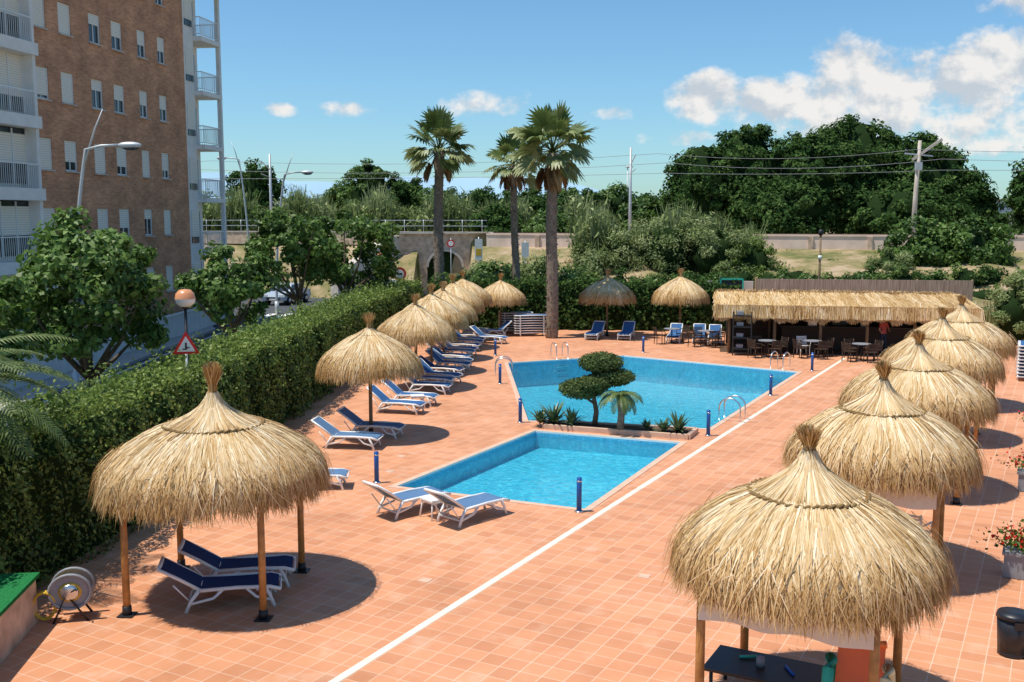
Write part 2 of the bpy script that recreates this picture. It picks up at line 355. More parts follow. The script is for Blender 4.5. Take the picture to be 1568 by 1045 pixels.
def umbrella_big(Rr,ztuft,seed,n=9000,canvas=False,wood='wood',half=1.07,w=0.016):
    b=B(); g=R(seed)
    cap=[(0.05,3.38),(0.16,3.16),(0.42,2.98),(0.42*Rr,2.84)]
    sk=[(0.36*Rr,2.87),(0.58*Rr,2.72),(0.78*Rr,2.50),(0.91*Rr,2.28),(0.97*Rr,2.10)]
    b.lathe([(r*0.97,z-0.04) for r,z in sk]+[(0.9*Rr,2.10),(0.1,2.7)],'strawcore',n=40)
    b.lathe([(r*0.9,z-0.03) for r,z in cap],'strawcore',n=32)
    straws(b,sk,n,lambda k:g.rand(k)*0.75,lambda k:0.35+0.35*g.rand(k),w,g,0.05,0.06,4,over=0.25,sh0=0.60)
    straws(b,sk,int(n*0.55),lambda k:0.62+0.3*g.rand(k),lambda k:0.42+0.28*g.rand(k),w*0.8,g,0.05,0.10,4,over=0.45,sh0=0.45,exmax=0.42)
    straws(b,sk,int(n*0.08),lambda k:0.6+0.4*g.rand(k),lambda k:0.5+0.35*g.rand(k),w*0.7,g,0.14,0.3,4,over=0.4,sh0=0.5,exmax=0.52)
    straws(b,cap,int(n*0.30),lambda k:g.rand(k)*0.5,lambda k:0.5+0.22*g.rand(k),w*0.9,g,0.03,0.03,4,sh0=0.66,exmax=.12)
    for s_ in (0,1):
        th=np.linspace(0,2*math.pi,90); rr=0.425*Rr+0.02; wv=0.018
        pts=np.stack([(rr+wv*np.cos(th*22+s_*math.pi))*np.cos(th),(rr+wv*np.cos(th*22+s_*math.pi))*np.sin(th),2.85+wv*np.sin(th*22+s_*math.pi)+0.012*np.sin(th*5)],1)
        b.tube(pts,0.022,'rope',n=5,cap=False)
    b.tube([(0,0,3.30),(0,0,3.40)],[0.09,0.08],'rope',n=10)
    tuft(b,3.32,ztuft,0.15,g,380,(g.randn()*0.05,g.randn()*0.05))
    for sx in(-1,1):
        for sy in(-1,1):
            x,y=sx*half,sy*half
            b.tube([(x,y,0.0),(x,y,0.9),(x,y,2.25)],[0.058,0.056,0.052],wood,n=10)
            b.tube([(x,y,0.01),(x,y,0.16)],[0.075,0.07],'black',n=10)
            b.box((x,y,0.01),(0.24,0.24,0.02),'black')
            b.beam((x,y,2.2),(0,0,2.98),0.06,0.06,wood)
    for a in(-1,1):
        b.beam((-half,a*half,2.13),(half,a*half,2.13),0.07,0.09,wood); b.beam((a*half,-half,2.05),(a*half,half,2.05),0.07,0.07,wood)
    if canvas:
        m=24; xs=np.linspace(-half,half,m); wv=0.02*np.sin(xs*9)
        top=np.stack([xs,-half-0.08+wv*0.3,np.full(m,2.12)],1); bot=np.stack([xs,-half-0.10+wv,1.44+0.02*np.sin(xs*7)],1)
        V=np.concatenate([top,bot]); b.add(V,[(i,i+1,m+i+1,m+i) for i in range(m-1)],'canvas')
    return b.mesh('thatched_gazebo')
def umbrella_small(seed,n=5200,w=0.02):
    b=B(); g=R(seed)
    sk=[(0.05,3.10),(0.22,2.98),(0.60,2.80),(1.0,2.55),(1.30,2.26),(1.42,2.06)]
    b.lathe([(r*0.96,z-0.04) for r,z in sk]+[(1.25,2.06),(0.1,2.6)],'strawcore',n=36)
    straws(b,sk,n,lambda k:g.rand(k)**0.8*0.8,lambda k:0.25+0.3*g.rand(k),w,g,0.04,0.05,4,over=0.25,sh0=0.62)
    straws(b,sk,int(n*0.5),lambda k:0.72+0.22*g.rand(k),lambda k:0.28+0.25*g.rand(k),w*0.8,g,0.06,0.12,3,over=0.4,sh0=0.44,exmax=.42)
    th=np.linspace(0,2*math.pi,40); b.tube(np.stack([0.40*np.cos(th),0.40*np.sin(th),2.92+0*th],1),0.018,'rope',n=5,cap=False)
    b.tube([(0,0,3.04),(0,0,3.16)],[0.085,0.07],'rope',n=10)
    tuft(b,3.08,3.55,0.17,g,240,(g.randn()*0.05,g.randn()*0.03))
    b.tube([(0,0,0),(0,0,2.8)],[0.055,0.05],'post',n=10); b.tube([(0,0,0.01),(0,0,0.2)],[0.07,0.07],'black',n=10); b.box((0,0,0.012),(0.26,0.26,0.024),'black')
    for k in range(8):
        a=k*math.pi/4; b.beam((0,0,2.75),(1.34*math.cos(a),1.34*math.sin(a),2.06),0.04,0.04,'post')
        b.beam((0,0,2.05),(0.75*math.cos(a),0.75*math.sin(a),2.38),0.03,0.03,'post')
    return b.mesh('thatched_umbrella')
place('thatched_gazebo',umbrella_big(1.80,3.88,1,n=12000,half=1.09),(-4.87,16.44,0),rad(-4))
mB=umbrella_big(1.60,3.70,2,n=12000,canvas=True,half=1.0); mB2=umbrella_big(1.60,3.72,3,n=7000,canvas=True,half=1.0,w=0.02)
for i,(x,y) in enumerate([(3.63,12.25),(6.5,17.7),(9.25,23.1),(12.05,28.5),(14.8,33.6)]):
    o=place('thatched_gazebo',mB if i<1 else mB2,(x,y,0),-SITE+(0 if i%2==0 else 0.05)); 
    if i in(2,4): o.scale=(1.03,1.03,.985)
sm=[umbrella_small(11),umbrella_small(12,3600,0.028)]
SM=[(-4.02,28.7),(-3.5,37.0),(-3.25,41.0),(-3.02,44.8),(-2.8,48.6),(-2.5,52.4),(-0.6,54.6),(5.0,53.6),(8.8,53.4)]
for i,(x,y) in enumerate(SM):
    place('thatched_umbrella',sm[0 if i<2 else 1],(x,y,0),i*1.3,(1.0,1.0,[1,.98,1.01,.97,1.0,.99,.97,1,1.01][i]) if i!=6 else 0.92)

# ------------------------------------------------------------------ loungers
def lounger(fab,back=0.62):
    b=B(); W=0.31
    hx=-0.28; zx=0.34; bx=hx-0.72*math.cos(back); bz=zx+0.72*math.sin(back)
    for s_ in(-1,1):
        y=s_*W
        b.tube([(hx,y,zx),(0.3,y,zx+0.01),(0.8,y,zx-0.01),(0.96,y,zx-0.06)],0.032,'white',n=8)
        b.tube([(hx,y*0.93,zx),( (hx+bx)/2,y*0.93,(zx+bz)/2+0.01),(bx,y*0.93,bz)],0.028,'white',n=8)
        b.tube([(0.72,y,zx),(0.80,y*1.03,0.18),(0.86,y*1.05,0.0)],[0.034,0.028,0.032],'white',n=7)
        b.tube([(0.42,y,zx),(0.58,y,0.18),(0.80,y*1.03,0.12)],0.024,'white',n=7)
        b.tube([(-0.30,y,zx),(-0.42,y*1.03,0.18),(-0.50,y*1.05,0.0)],[0.035,0.028,0.032],'white',n=7)
        b.tube([(0.08,y,zx),(-0.08,y,0.2),(-0.44,y*1.03,0.13)],0.024,'white',n=7)
        b.tube([(-0.46,y*0.9,zx*0.55),((hx+bx)/2-0.1,y*0.9,(zx+bz)/2-0.08)],0.014,'white',n=6)
    for x,z in ((0.96,zx-0.06),(0.6,zx-0.05),(0.0,zx-0.05),(hx,zx),(-0.44,0.13),(0.80,0.12)):
        b.tube([(x,-W,z),(x,W,z)],0.018,'white',n=6)
    b.tube([(bx,-W*0.93,bz),(bx,W*0.93,bz)],0.034,'white',n=8)
    nx=10; V=[];F=[]
    xs=list(np.linspace(0.93,hx,nx))+list(np.linspace(hx,bx,nx)[1:]); 
    for i,x in enumerate(xs):
        z=(zx+0.025-0.02*math.sin(math.pi*(x-hx)/1.2) if x>=hx else zx+(hx-x)/(hx-bx)*(bz-zx)+0.03)
        if x>0.8: z-=(x-0.8)*0.3
        for yy in(-0.27,-0.13,0,0.13,0.27): V.append((x,yy,z-0.012*(1-(yy/0.27)**2)))
    m=len(xs)
    F=[(i*5+k,i*5+k+1,(i+1)*5+k+1,(i+1)*5+k) for i in range(m-1) for k in range(4)]
    b.add(V,F,fab,0.5,True)
    V2=[(p[0],p[1],p[2]-0.015) for p in V]; b.add(V2,[f[::-1] for f in F],fab,0.5,True)
    return b.mesh('sun_lounger')
LN=lounger('navy',0.55); LB=lounger('blue',0.7); LG=lounger('greyblue',0.62)
def LP(me,x,y,deg): place('sun_lounger',me,(x,y,0),rad(deg))
LP(LN,-4.72,15.95,12); LP(LN,-4.68,16.85,10)
LP(LG,-2.25,21.1,42); LP(LG,-0.95,20.55,46)
LP(LG,-4.5,27.3,-8); LP(LG,-4.05,28.7,-10); LP(LG,-4.75,23.1,5)
LP(LB,-3.75,32.3,-14); LP(LB,-3.45,33.7,-11)
gl=R(77)
for i,(x,y) in enumerate(SM[1:6]):
    LP(LN if i%2 else LB,x+0.35+gl.randn()*.1,y-1.1,-12+gl.randn()*4); LP(LB,x+0.45+gl.randn()*.1,y+0.35,-15+gl.randn()*4); LP(LG if i==1 else LB,x+0.6+gl.randn()*.1,y+1.4,-15+gl.randn()*4)
LP(LB,-0.9,53.2,200);
for x,y,d in ((4.3,52.4,70),(5.9,52.3,74),(8.2,51.2,75),(9.4,51.0,80),(-1.2,50.5,160),(10.1,50.6,78)): LP(LB,x,y,d+180)
def side_table():
    b=B(); b.box((0,0,0.40),(0.45,0.45,0.03),'white')
    for sx in(-1,1):
        for sy in(-1,1): b.tube([(sx*.17,sy*.17,.39),(sx*.19,sy*.19,.2),(sx*.22,sy*.22,0)],[.02,.016,.02],'white',n=6)
    b.box((0,0,.36),(.38,.38,.05),'white'); return b.mesh('side_table')
ST=side_table(); place('side_table',ST,(-1.62,20.75,0),0.7); place('side_table',ST,(-3.1,33.1,0),0.2)
def stack(n,c1='blue'):
    b=B()
    for k in range(n):
        z=0.18+0.13*k
        b.box((0,0,z),(1.85,0.6,0.035),'white',rz=0.02*(k%3-1)); b.box((0.05,0,z+0.025),(1.6,0.5,0.012),c1,rz=0.02*(k%3-1))
        for sy in(-1,1):
            b.tube([(-0.9,sy*.3,z),(0,sy*.31,z+.01),(.9,sy*.3,z)],0.03,'white',n=6)
            for sx in(-.65,.6): b.tube([(sx,sy*.31,z),(sx+.08,sy*.33,z-.17)],0.022,'white',n=6)
    return b.mesh('stacked_sun_loungers')
S8=stack(8); place('stacked_sun_loungers',S8,(1.0,53.6,0),rad(8)); place('stacked_sun_loungers',S8,(0.2,55.0,0),rad(5)); place('stacked_sun_loungers',stack(10),(19.9,39.2,0),rad(65))
# ------------------------------------------------------------------ terrace, pools
hedge_face=[(-9.6,2.0),(-8.9,9.0),(-8.3,14.0),(-7.75,18.0),(-7.25,22.3),(-6.85,29.4),(-6.2,42.6),(-5.0,57.0)]
small=[(-2.67,23.19),(1.55,21.32),(4.67,27.84),(0.69,29.41)]
large=[(0.50,30.9),(5.8,29.69),(11.54,40.87),(5.04,45.78),(-0.17,43.48)]
def off(poly,d):
    n=len(poly);res=[]
    for i in range(n):
        p=np.array(poly[i]);a=np.array(poly[i-1]);c=np.array(poly[(i+1)%n])
        e1=norm(p-a);e2=norm(c-p);n1=np.array([e1[1],-e1[0]]);n2=np.array([e2[1],-e2[0]])
        k=(n1+n2)/(1+n1@n2); res.append(tuple(p+k*d))
    return res
CW_=0.16
small_o=off(small,CW_); large_o=off(large,CW_)
b=B(); outer=[(-9.9,-2),(34,-2),(34,57),(-5.0,57)]+hedge_face[::-1][1:]
outer=[(p[0]-0.4,p[1]) if i>=3 else p for i,p in enumerate(outer)]
b.poly(outer,'tile',0.0,[small_o,large_o]); b.obj('terracotta_terrace')
def pool(name,P,depth):
    b=B(); O=off(P,CW_); n=len(P)
    for i in range(n):
        j=(i+1)%n
        V=[(*P[i],0.012),(*P[j],0.012),(*O[j],0.012),(*O[i],0.012)]; b.add(V,[(3,2,1,0)],'coping')
        b.add([(*O[i],0.012),(*O[j],0.012),(*O[j],-0.05),(*O[i],-0.05)],[(0,1,2,3)],'coping')
        b.add([(*P[i],0.012),(*P[j],0.012),(*P[j],-0.04),(*P[i],-0.04)],[(0,1,2,3)],'paint')
        b.add([(*P[i],-0.04),(*P[j],-0.04),(*P[j],-0.20),(*P[i],-0.20)],[(0,1,2,3)],'poolband')
        b.add([(*P[i],-0.20),(*P[j],-0.20),(*P[j],-depth),(*P[i],-depth)],[(0,1,2,3)],'pooltile')
    b.poly(P,'pooltile',-depth); o=b.obj(name)
    w=B(); w.poly(P,'water',-0.09); w.obj('pool_water')
pool('small_pool',small,0.5); pool('swimming_pool',large,1.1)
A=np.array([math.sin(SITE),math.cos(SITE)]); Bv=np.array([A[1],-A[0]])
def strip(b,p,q,w,z,mat):
    p=np.array(p,float);q=np.array(q,float);d=norm(q-p);nn=np.array([-d[1],d[0]])*w/2
    b.add([(*(p-nn),z),(*(q-nn),z),(*(q+nn),z),(*(p+nn),z)],[(0,1,2,3)],mat)
b=B(); p0=np.array([-2.4,13.1])-A*12; strip(b,p0,(14.84,45.13),0.13,0.004,'linepaint'); b.obj('drain_channel_line')
b=B()
for x,y in ((-3.0,24.6),(-2.9,26.2),(-1.5,17.0),(2.3,17.2)): b.box((x,y,0.002),(0.2,0.2,0.01),'coping',rz=-SITE)
b.obj('skimmer_covers')
# planted island
b=B(); isl=[(0.95,29.72),(4.95,28.25),(5.35,29.2),(1.05,30.40)]
for i in range(4):
    p,q=isl[i],isl[(i+1)%4]; b.beam((*p,0.07),(*q,0.07),0.12,0.14,'coping')
b.poly(isl,'soil_and_bar_shade',0.10); b.obj('planted_island')
def topiary():
    b=B(); g=R(5)
    b.tube([(0,0,0.1),(0.05,0,0.5),(-0.02,0.02,0.9),(0.05,0,1.35),(0.12,0,1.85)],[.085,.075,.06,.05,.04],'bark')
    for e,c,rr in (((-.35,.05,1.05),(-.38,.05,1.19),(.64,.54,.28)),((.42,-.05,1.45),(.50,-.05,1.55),(.62,.5,.25)),((.14,0,1.9),(.16,0,1.97),(.62,.54,.28)),((-0.05,-.3,1.2),(-.05,-.25,1.40),(.5,.45,.22))):
        b.tube([(0,0,0.75 if e[0]<0 else 1.0),((e[0])*.5,e[1]*.5,e[2]-.2),e],[.05,.035,.03],'bark',n=6)
        n=4600; d=norm(g.randn(n,3)); P=np.array(c)+d*rr*(0.74+0.38*g.rand(n)**1.5)[:,None]
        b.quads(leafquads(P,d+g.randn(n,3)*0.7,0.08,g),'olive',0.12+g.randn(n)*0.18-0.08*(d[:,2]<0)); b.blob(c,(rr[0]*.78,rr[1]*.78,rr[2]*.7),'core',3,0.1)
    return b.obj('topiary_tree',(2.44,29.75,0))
topiary()
def feather(b,base,az,el,L,droop,mat,g,nl=26,ll=0.3,sh=0.5,w=0.03):
    pts=[];p=np.array(base,float);e=el;ns=12
    for k in range(ns+1):
        pts.append(p.copy()); d=np.array([math.cos(az)*math.cos(e),math.sin(az)*math.cos(e),math.sin(e)]); p=p+d*L/ns; e-=droop/ns
    pts=np.array(pts); b.tube(pts,np.linspace(0.018,0.004,ns+1)*(L/1.2),mat,n=4,shade=sh)
    side=np.array([-math.sin(az),math.cos(az),0])
    t=np.linspace(0.12,1,nl)*ns; i=np.minimum(t.astype(int),ns-1); f=(t-i)[:,None]
    P=pts[i]*(1-f)+pts[i+1]*f; T=norm(pts[i+1]-pts[i])
    lens=ll*np.sin(np.linspace(0.35,math.pi-0.25,nl))
    for s_ in(-1,1):
        d=norm(T*0.6+side*s_*0.85+np.array([0,0,0.15])); tip=P+d*lens[:,None]-np.array([0,0,1])*(lens*0.28)[:,None]; mid=P+d*lens[:,None]*0.5
        wv=T*w/2
        b.quads(np.stack([P-wv*.6,P+wv*.6,mid+wv,mid-wv],1),mat,sh+g.randn(nl)*.12); b.quads(np.stack([mid-wv,mid+wv,tip+wv*.1,tip-wv*.1],1),mat,sh+g.randn(nl)*.12)
def cycad(name,loc,trunk,n,L,seed,mat='palm',ll=0.16,el0=1.0,w=0.03,droop=1.9,nl=24):
    b=B(); g=R(seed); b.tube([(0,0,0),(0.03,0,trunk*.5),(0,0,trunk)],[.11,.1,.12],'palmbark',n=9)
    for k in range(n):
        feather(b,(0,0,trunk),k*2.4+g.rand()*.3,el0*(0.15+0.85*g.rand()),L*(0.8+.3*g.rand()),droop,mat,g,nl,ll,0.3+0.3*g.rand(),w)
    return b.obj(name,loc)
cycad('sago_palm',(3.12,29.0,0.1),0.98,26,0.85,3)
cycad('canary_palm',(-9.75,16.6,0),3.25,30,2.6,8,ll=0.45,el0=0.95,w=0.035,droop=1.25,nl=40)
def agave(name,loc,n,L,seed):
    b=B(); g=R(seed)
    for k in range(n):
        az=k*2.399; el=0.25+1.1*g.rand(); l=L*(0.7+.4*g.rand()); d=np.array([math.cos(az)*math.cos(el),math.sin(az)*math.cos(el),math.sin(el)]); s_=np.array([-math.sin(az),math.cos(az),0])
        p=[np.zeros(3),d*l*.5+[0,0,.02],d*l+[0,0,-.10*l]]; ws=[.03,.045,.004]
        for i in range(2): b.quads([[p[i]-s_*ws[i],p[i]+s_*ws[i],p[i+1]+s_*ws[i+1],p[i+1]-s_*ws[i+1]]],'agave',g.rand())
    return b.obj(name,loc)
for i,(x,y,L) in enumerate(((1.25,30.0,.8),(1.75,29.75,.6),(0.85,30.05,.6),(4.75,28.75,.7),(4.35,28.8,.45),(3.9,29.1,.35))): agave('agave',(x,y,.1),40,L,i)
# blue posts
b=B(); b.tube([(0,0,0),(0,0,.74),(0,0,.76)],[.055,.055,.03],'bluepost',n=12); b.tube([(0,0,0),(0,0,.03)],[.09,.09],'steel',n=12); b.tube([(0,0,.66),(0,0,.69)],[.058,.058],'steel',n=12)
bp=b.mesh('blue_bollard')
for x,y in ((-3.18,23.5),(1.42,21.1),(.25,30.6),(5.6,28.7),(9.06,35.4),(12.2,41.2),(6.06,46.9),(-.45,37.9),(-.75,45.8)): place('blue_bollard',bp,(x,y,0))
def ladder(loc,rz,s=1):
    b=B()
    for y in(-.27,.27):
        t=np.linspace(0,math.pi,12); pts=[(-.35,y,0)]+[(-.02-.33*math.cos(a),y,.42+.30*math.sin(a)) for a in t]+[(.31,y,0.0),(.31,y,-.9)]
        b.tube(pts,.024,'steel',n=8)
    for z in(-.3,-.55,-.8): b.box((.31,0,z),(.08,.5,.03),'steel')
    return b.obj('pool_ladder',loc,rz)
ladder((6.75,31.0,0),math.pi-SITE+0.0); ladder((2.1,44.75,0),rad(-70)); ladder((-0.3,40.0,0),rad(0)); ladder((11.0,41.6,0),rad(-130))
# ------------------------------------------------------------------ hedges
def hedge(name,path,width,h,n,size,seed,mat='hedge',side=-1,wob=0.16):
    b=B(); g=R(seed); P=np.array(path,float); seg=np.linalg.norm(np.diff(P,axis=0),axis=1); cu=np.concatenate([[0],np.cumsum(seg)]); L=cu[-1]
    def at(t): 
        x=np.interp(t,cu,P[:,0]);y=np.interp(t,cu,P[:,1]); dx=np.interp(t+.2,cu,P[:,0])-np.interp(t-.2,cu,P[:,0]);dy=np.interp(t+.2,cu,P[:,1])-np.interp(t-.2,cu,P[:,1])
        d=norm(np.stack([dx,dy],1)); return np.stack([x,y],1),np.stack([d[:,1],-d[:,0]],1)*(-side)
    q=g.rand(n)**1.35; t=q*L; u=g.rand(n)*(h*2+width)
    pos,nr=at(t)
    bump=wob*(np.sin(t*1.9+seed)*.5+np.sin(t*4.3+u*2.1)*.5+np.sin(t*9.1+u*5.3)*.35+.5*np.sin(t*.7)*np.sin(u*1.7+t*.4))
    face=(u<h); top=(u>=h)&(u<h+width)
    lat=np.where(face,0,np.where(top,-(u-h),-width)); z=np.where(face,u,np.where(top,h,u-h-width))
    z=z+np.where(top,bump+0.08*g.randn(n),0); lat=lat+np.where(face,bump,np.where(top,0,-bump))+g.randn(n)*0.08-np.where(face,np.maximum(0,(z-h+.45))**2*1.2,0)
    XYZ=np.concatenate([pos+nr*lat[:,None],z[:,None]],1)
    nn=np.concatenate([nr*np.where(face,1,np.where(top,0,-1))[:,None],np.where(top,1,0.35)[:,None]],1)+g.randn(n,3)*.7
    cl=np.sin(t*3.1)*np.sin(u*4.2+t)+np.sin(t*7.7+u*6)
    sz=size*(0.8+0.6*q)
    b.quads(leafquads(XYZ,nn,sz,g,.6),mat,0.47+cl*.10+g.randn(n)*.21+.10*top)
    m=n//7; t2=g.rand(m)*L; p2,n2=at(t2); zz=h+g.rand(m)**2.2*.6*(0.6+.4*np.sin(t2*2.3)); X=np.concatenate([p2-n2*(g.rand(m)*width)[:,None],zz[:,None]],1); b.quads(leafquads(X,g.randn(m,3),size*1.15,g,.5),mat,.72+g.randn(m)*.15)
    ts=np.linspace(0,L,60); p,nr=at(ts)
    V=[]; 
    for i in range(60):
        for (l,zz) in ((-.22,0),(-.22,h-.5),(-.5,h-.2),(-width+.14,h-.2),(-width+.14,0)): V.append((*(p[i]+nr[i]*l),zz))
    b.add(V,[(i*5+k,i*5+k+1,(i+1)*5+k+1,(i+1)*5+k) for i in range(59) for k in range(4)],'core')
    return b.obj(name)
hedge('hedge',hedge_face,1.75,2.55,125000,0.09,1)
hedge('hedge',[(-4.6,58.5),(1.5,58.2),(12.5,57.2)],1.6,2.5,16000,0.19,4,'dark',side=1)
# ------------------------------------------------------------------ palms
def fanpalm(name,loc,h,crownr,seed,dead=26,n=48,tr=.23,lean=0):
    b=B(); g=R(seed); zs=np.linspace(0,h,26)
    pts=np.stack([lean*(zs/h)**2+.04*np.sin(zs*.8),.03*np.cos(zs),zs-.1],1); rs=tr*(1.15-.25*zs/h)*(1+.07*(np.arange(26)%2)); rs[-3:]*=1.25
    b.tube(pts,rs,'palmbark',n=12)
    for k in range(int(h*14)):
        z=.4+g.rand()*(h-.5); a=g.rand()*6.28; r=tr*(1.13-.25*z/h); c=(lean*(z/h)**2+r*math.cos(a),r*math.sin(a),z); b.box(c,(.12,.10,.05),'palmbark',rz=a)
    top=np.array([lean,0,h])
    def frond(az,el,Lp,Lf,mat,sh,fold,dr=1.0):
        d=np.array([math.cos(az)*math.cos(el),math.sin(az)*math.cos(el),math.sin(el)]); p1=top+d*Lp*.6; p2=p1+norm(d-[0,0,.2])*Lp*.4
        b.tube([top,p1,p2],[.035,.022,.015],mat,n=4,shade=sh)
        dd=norm(p2-p1); s_=np.array([-math.sin(az),math.cos(az),0]); upv=np.cross(s_,dd)*-1
        tw=g.randn()*.5; s2=s_*math.cos(tw)+upv*math.sin(tw); upv=upv*math.cos(tw)-s_*math.sin(tw); s_=s2
        m=19; th=np.linspace(-2.0,2.0,m)
        for t in th:
            e=dd*math.cos(t)+s_*math.sin(t)*(1-fold)+upv*(abs(math.sin(t))*fold*.5); l=Lf*(1-.14*abs(t))*(0.9+.2*g.rand())
            mid=p2+e*l*.62; tip=mid+norm(e*.9+np.array([0,0,-(.25+.6*g.rand())*dr]))*l*.38
            w=norm(np.cross(e,upv))*l*.085
            b.quads([[p2-w*.3,p2+w*.3,mid+w,mid-w],[mid-w,mid+w,tip+w*.1,tip-w*.1]],mat,sh+g.randn()*.1)
    for k in range(n):
        el=1.4-2.05*(k/n)**0.95+g.randn()*.14; frond(k*2.399+g.rand()*.5,el,crownr*.52*(.65+.55*g.rand()),crownr*.43*(.85+.3*g.rand()),'palm',.28+.38*g.rand()+(0.26 if k>n*.5 else 0),.25,.5 if k<n*.4 else 1.2)
    for k in range(dead):
        frond(g.rand()*6.28,-1.0-.5*g.rand(),crownr*.42,crownr*.36,'deadpalm',g.rand(),.7,2)
    return b.obj(name,loc)
fanpalm('fan_palm',(2.05,52.6,0),9.5,2.7,1,dead=22,n=40,tr=.27,lean=.0)
fanpalm('fan_palm',(-4.35,61.0,0),10.1,2.65,2,dead=5,n=40,tr=.27,lean=.05)
fanpalm('fan_palm',(.25,60.5,0),9.3,2.2,3,dead=10,n=28,tr=.2,lean=-.2)
# ------------------------------------------------------------------ street trees
tree('mulberry_tree',(-11.0,26.5,0),2.1,(-10.9,26,4.15),(1.9,2.0,1.95),62,.5,13500,.19,21,sb=.10)
tree('mulberry_tree',(-11.6,20.5,0),2.1,(-12.0,21.5,3.8),(1.6,1.9,1.5),44,.5,8000,.19,25,sb=.10)
tree('mulberry_tree',(-10.3,37.5,0),2.0,(-10.4,37.5,3.6),(1.5,1.6,1.5),40,.45,7500,.2,22,sb=.10)
tree('mulberry_tree',(-10.1,50,0),2.2,(-10.8,50.0,4.5),(2.1,2.3,2.2),55,.55,9500,.23,23,sb=.11)
tree('mulberry_tree',(-8.8,52.5,0),2.2,(-8.2,52.5,4.3),(2.1,2.2,2.1),55,.55,9500,.23,24,sb=.11)
# ------------------------------------------------------------------ road, pavement, low wall
b=B()
b.poly([(-17.0,-20),(-10.9,-20),(-10.7,20),(-9.6,45),(-7.6,66),(-6.5,82),(-22,84),(-19,62),(-16.4,56),(-16.2,42),(-16.4,20)],'asphalt',0.004); b.obj('road')
b=B()
b.poly([(-10.9,-20),(-8.6,-20),(-8.6,20),(-7.8,42),(-6.5,58),(-8.3,60),(-9.6,45),(-10.7,20)],'pave',0.10)
b.poly([(-23,-20),(-17,-20),(-16.4,20),(-16.2,42),(-16.4,56),(-19,62),(-23,62)],'pave',0.12); 
b.poly([(-6.7,68),(-4.2,66),(-4.0,92),(-7.0,92)],'pave',0.03); b.obj('pavement')
b=B()
def kerb(pts,z=0.06):
    for p,q in zip(pts[:-1],pts[1:]): b.beam((*p,z),(*q,z),.16,.14,'kerb')
kerb([(-17,-20),(-16.4,20),(-16.2,42),(-16.4,56),(-19,62)]); kerb([(-10.9,-20),(-10.7,20),(-9.6,45),(-8.3,60)]); b.obj('kerb')
b=B()
for y in np.arange(0,75,5.0): strip(b,(-13.6+.03*y,y),(-13.6+.03*(y+2),y+2),.12,.008,'paint')
strip(b,(-15.9,10),(-15.7,55),.12,.008,'paint')
for k in range(6): strip(b,(-15.6+k*1.0,63),(-15.6+k*1.0+.2,66),.5,.008,'paint')
b.obj('road_markings')
b=B(); 
for p,q in (((-18.0,28),(-17.6,45)),((-17.6,45),(-17.0,60))): b.beam((*p,.65),(*q,.65),.22,1.1,'whitewall'); b.beam((*p,1.23),(*q,1.23),.30,.08,'whitewall')
b.obj('boundary_wall')
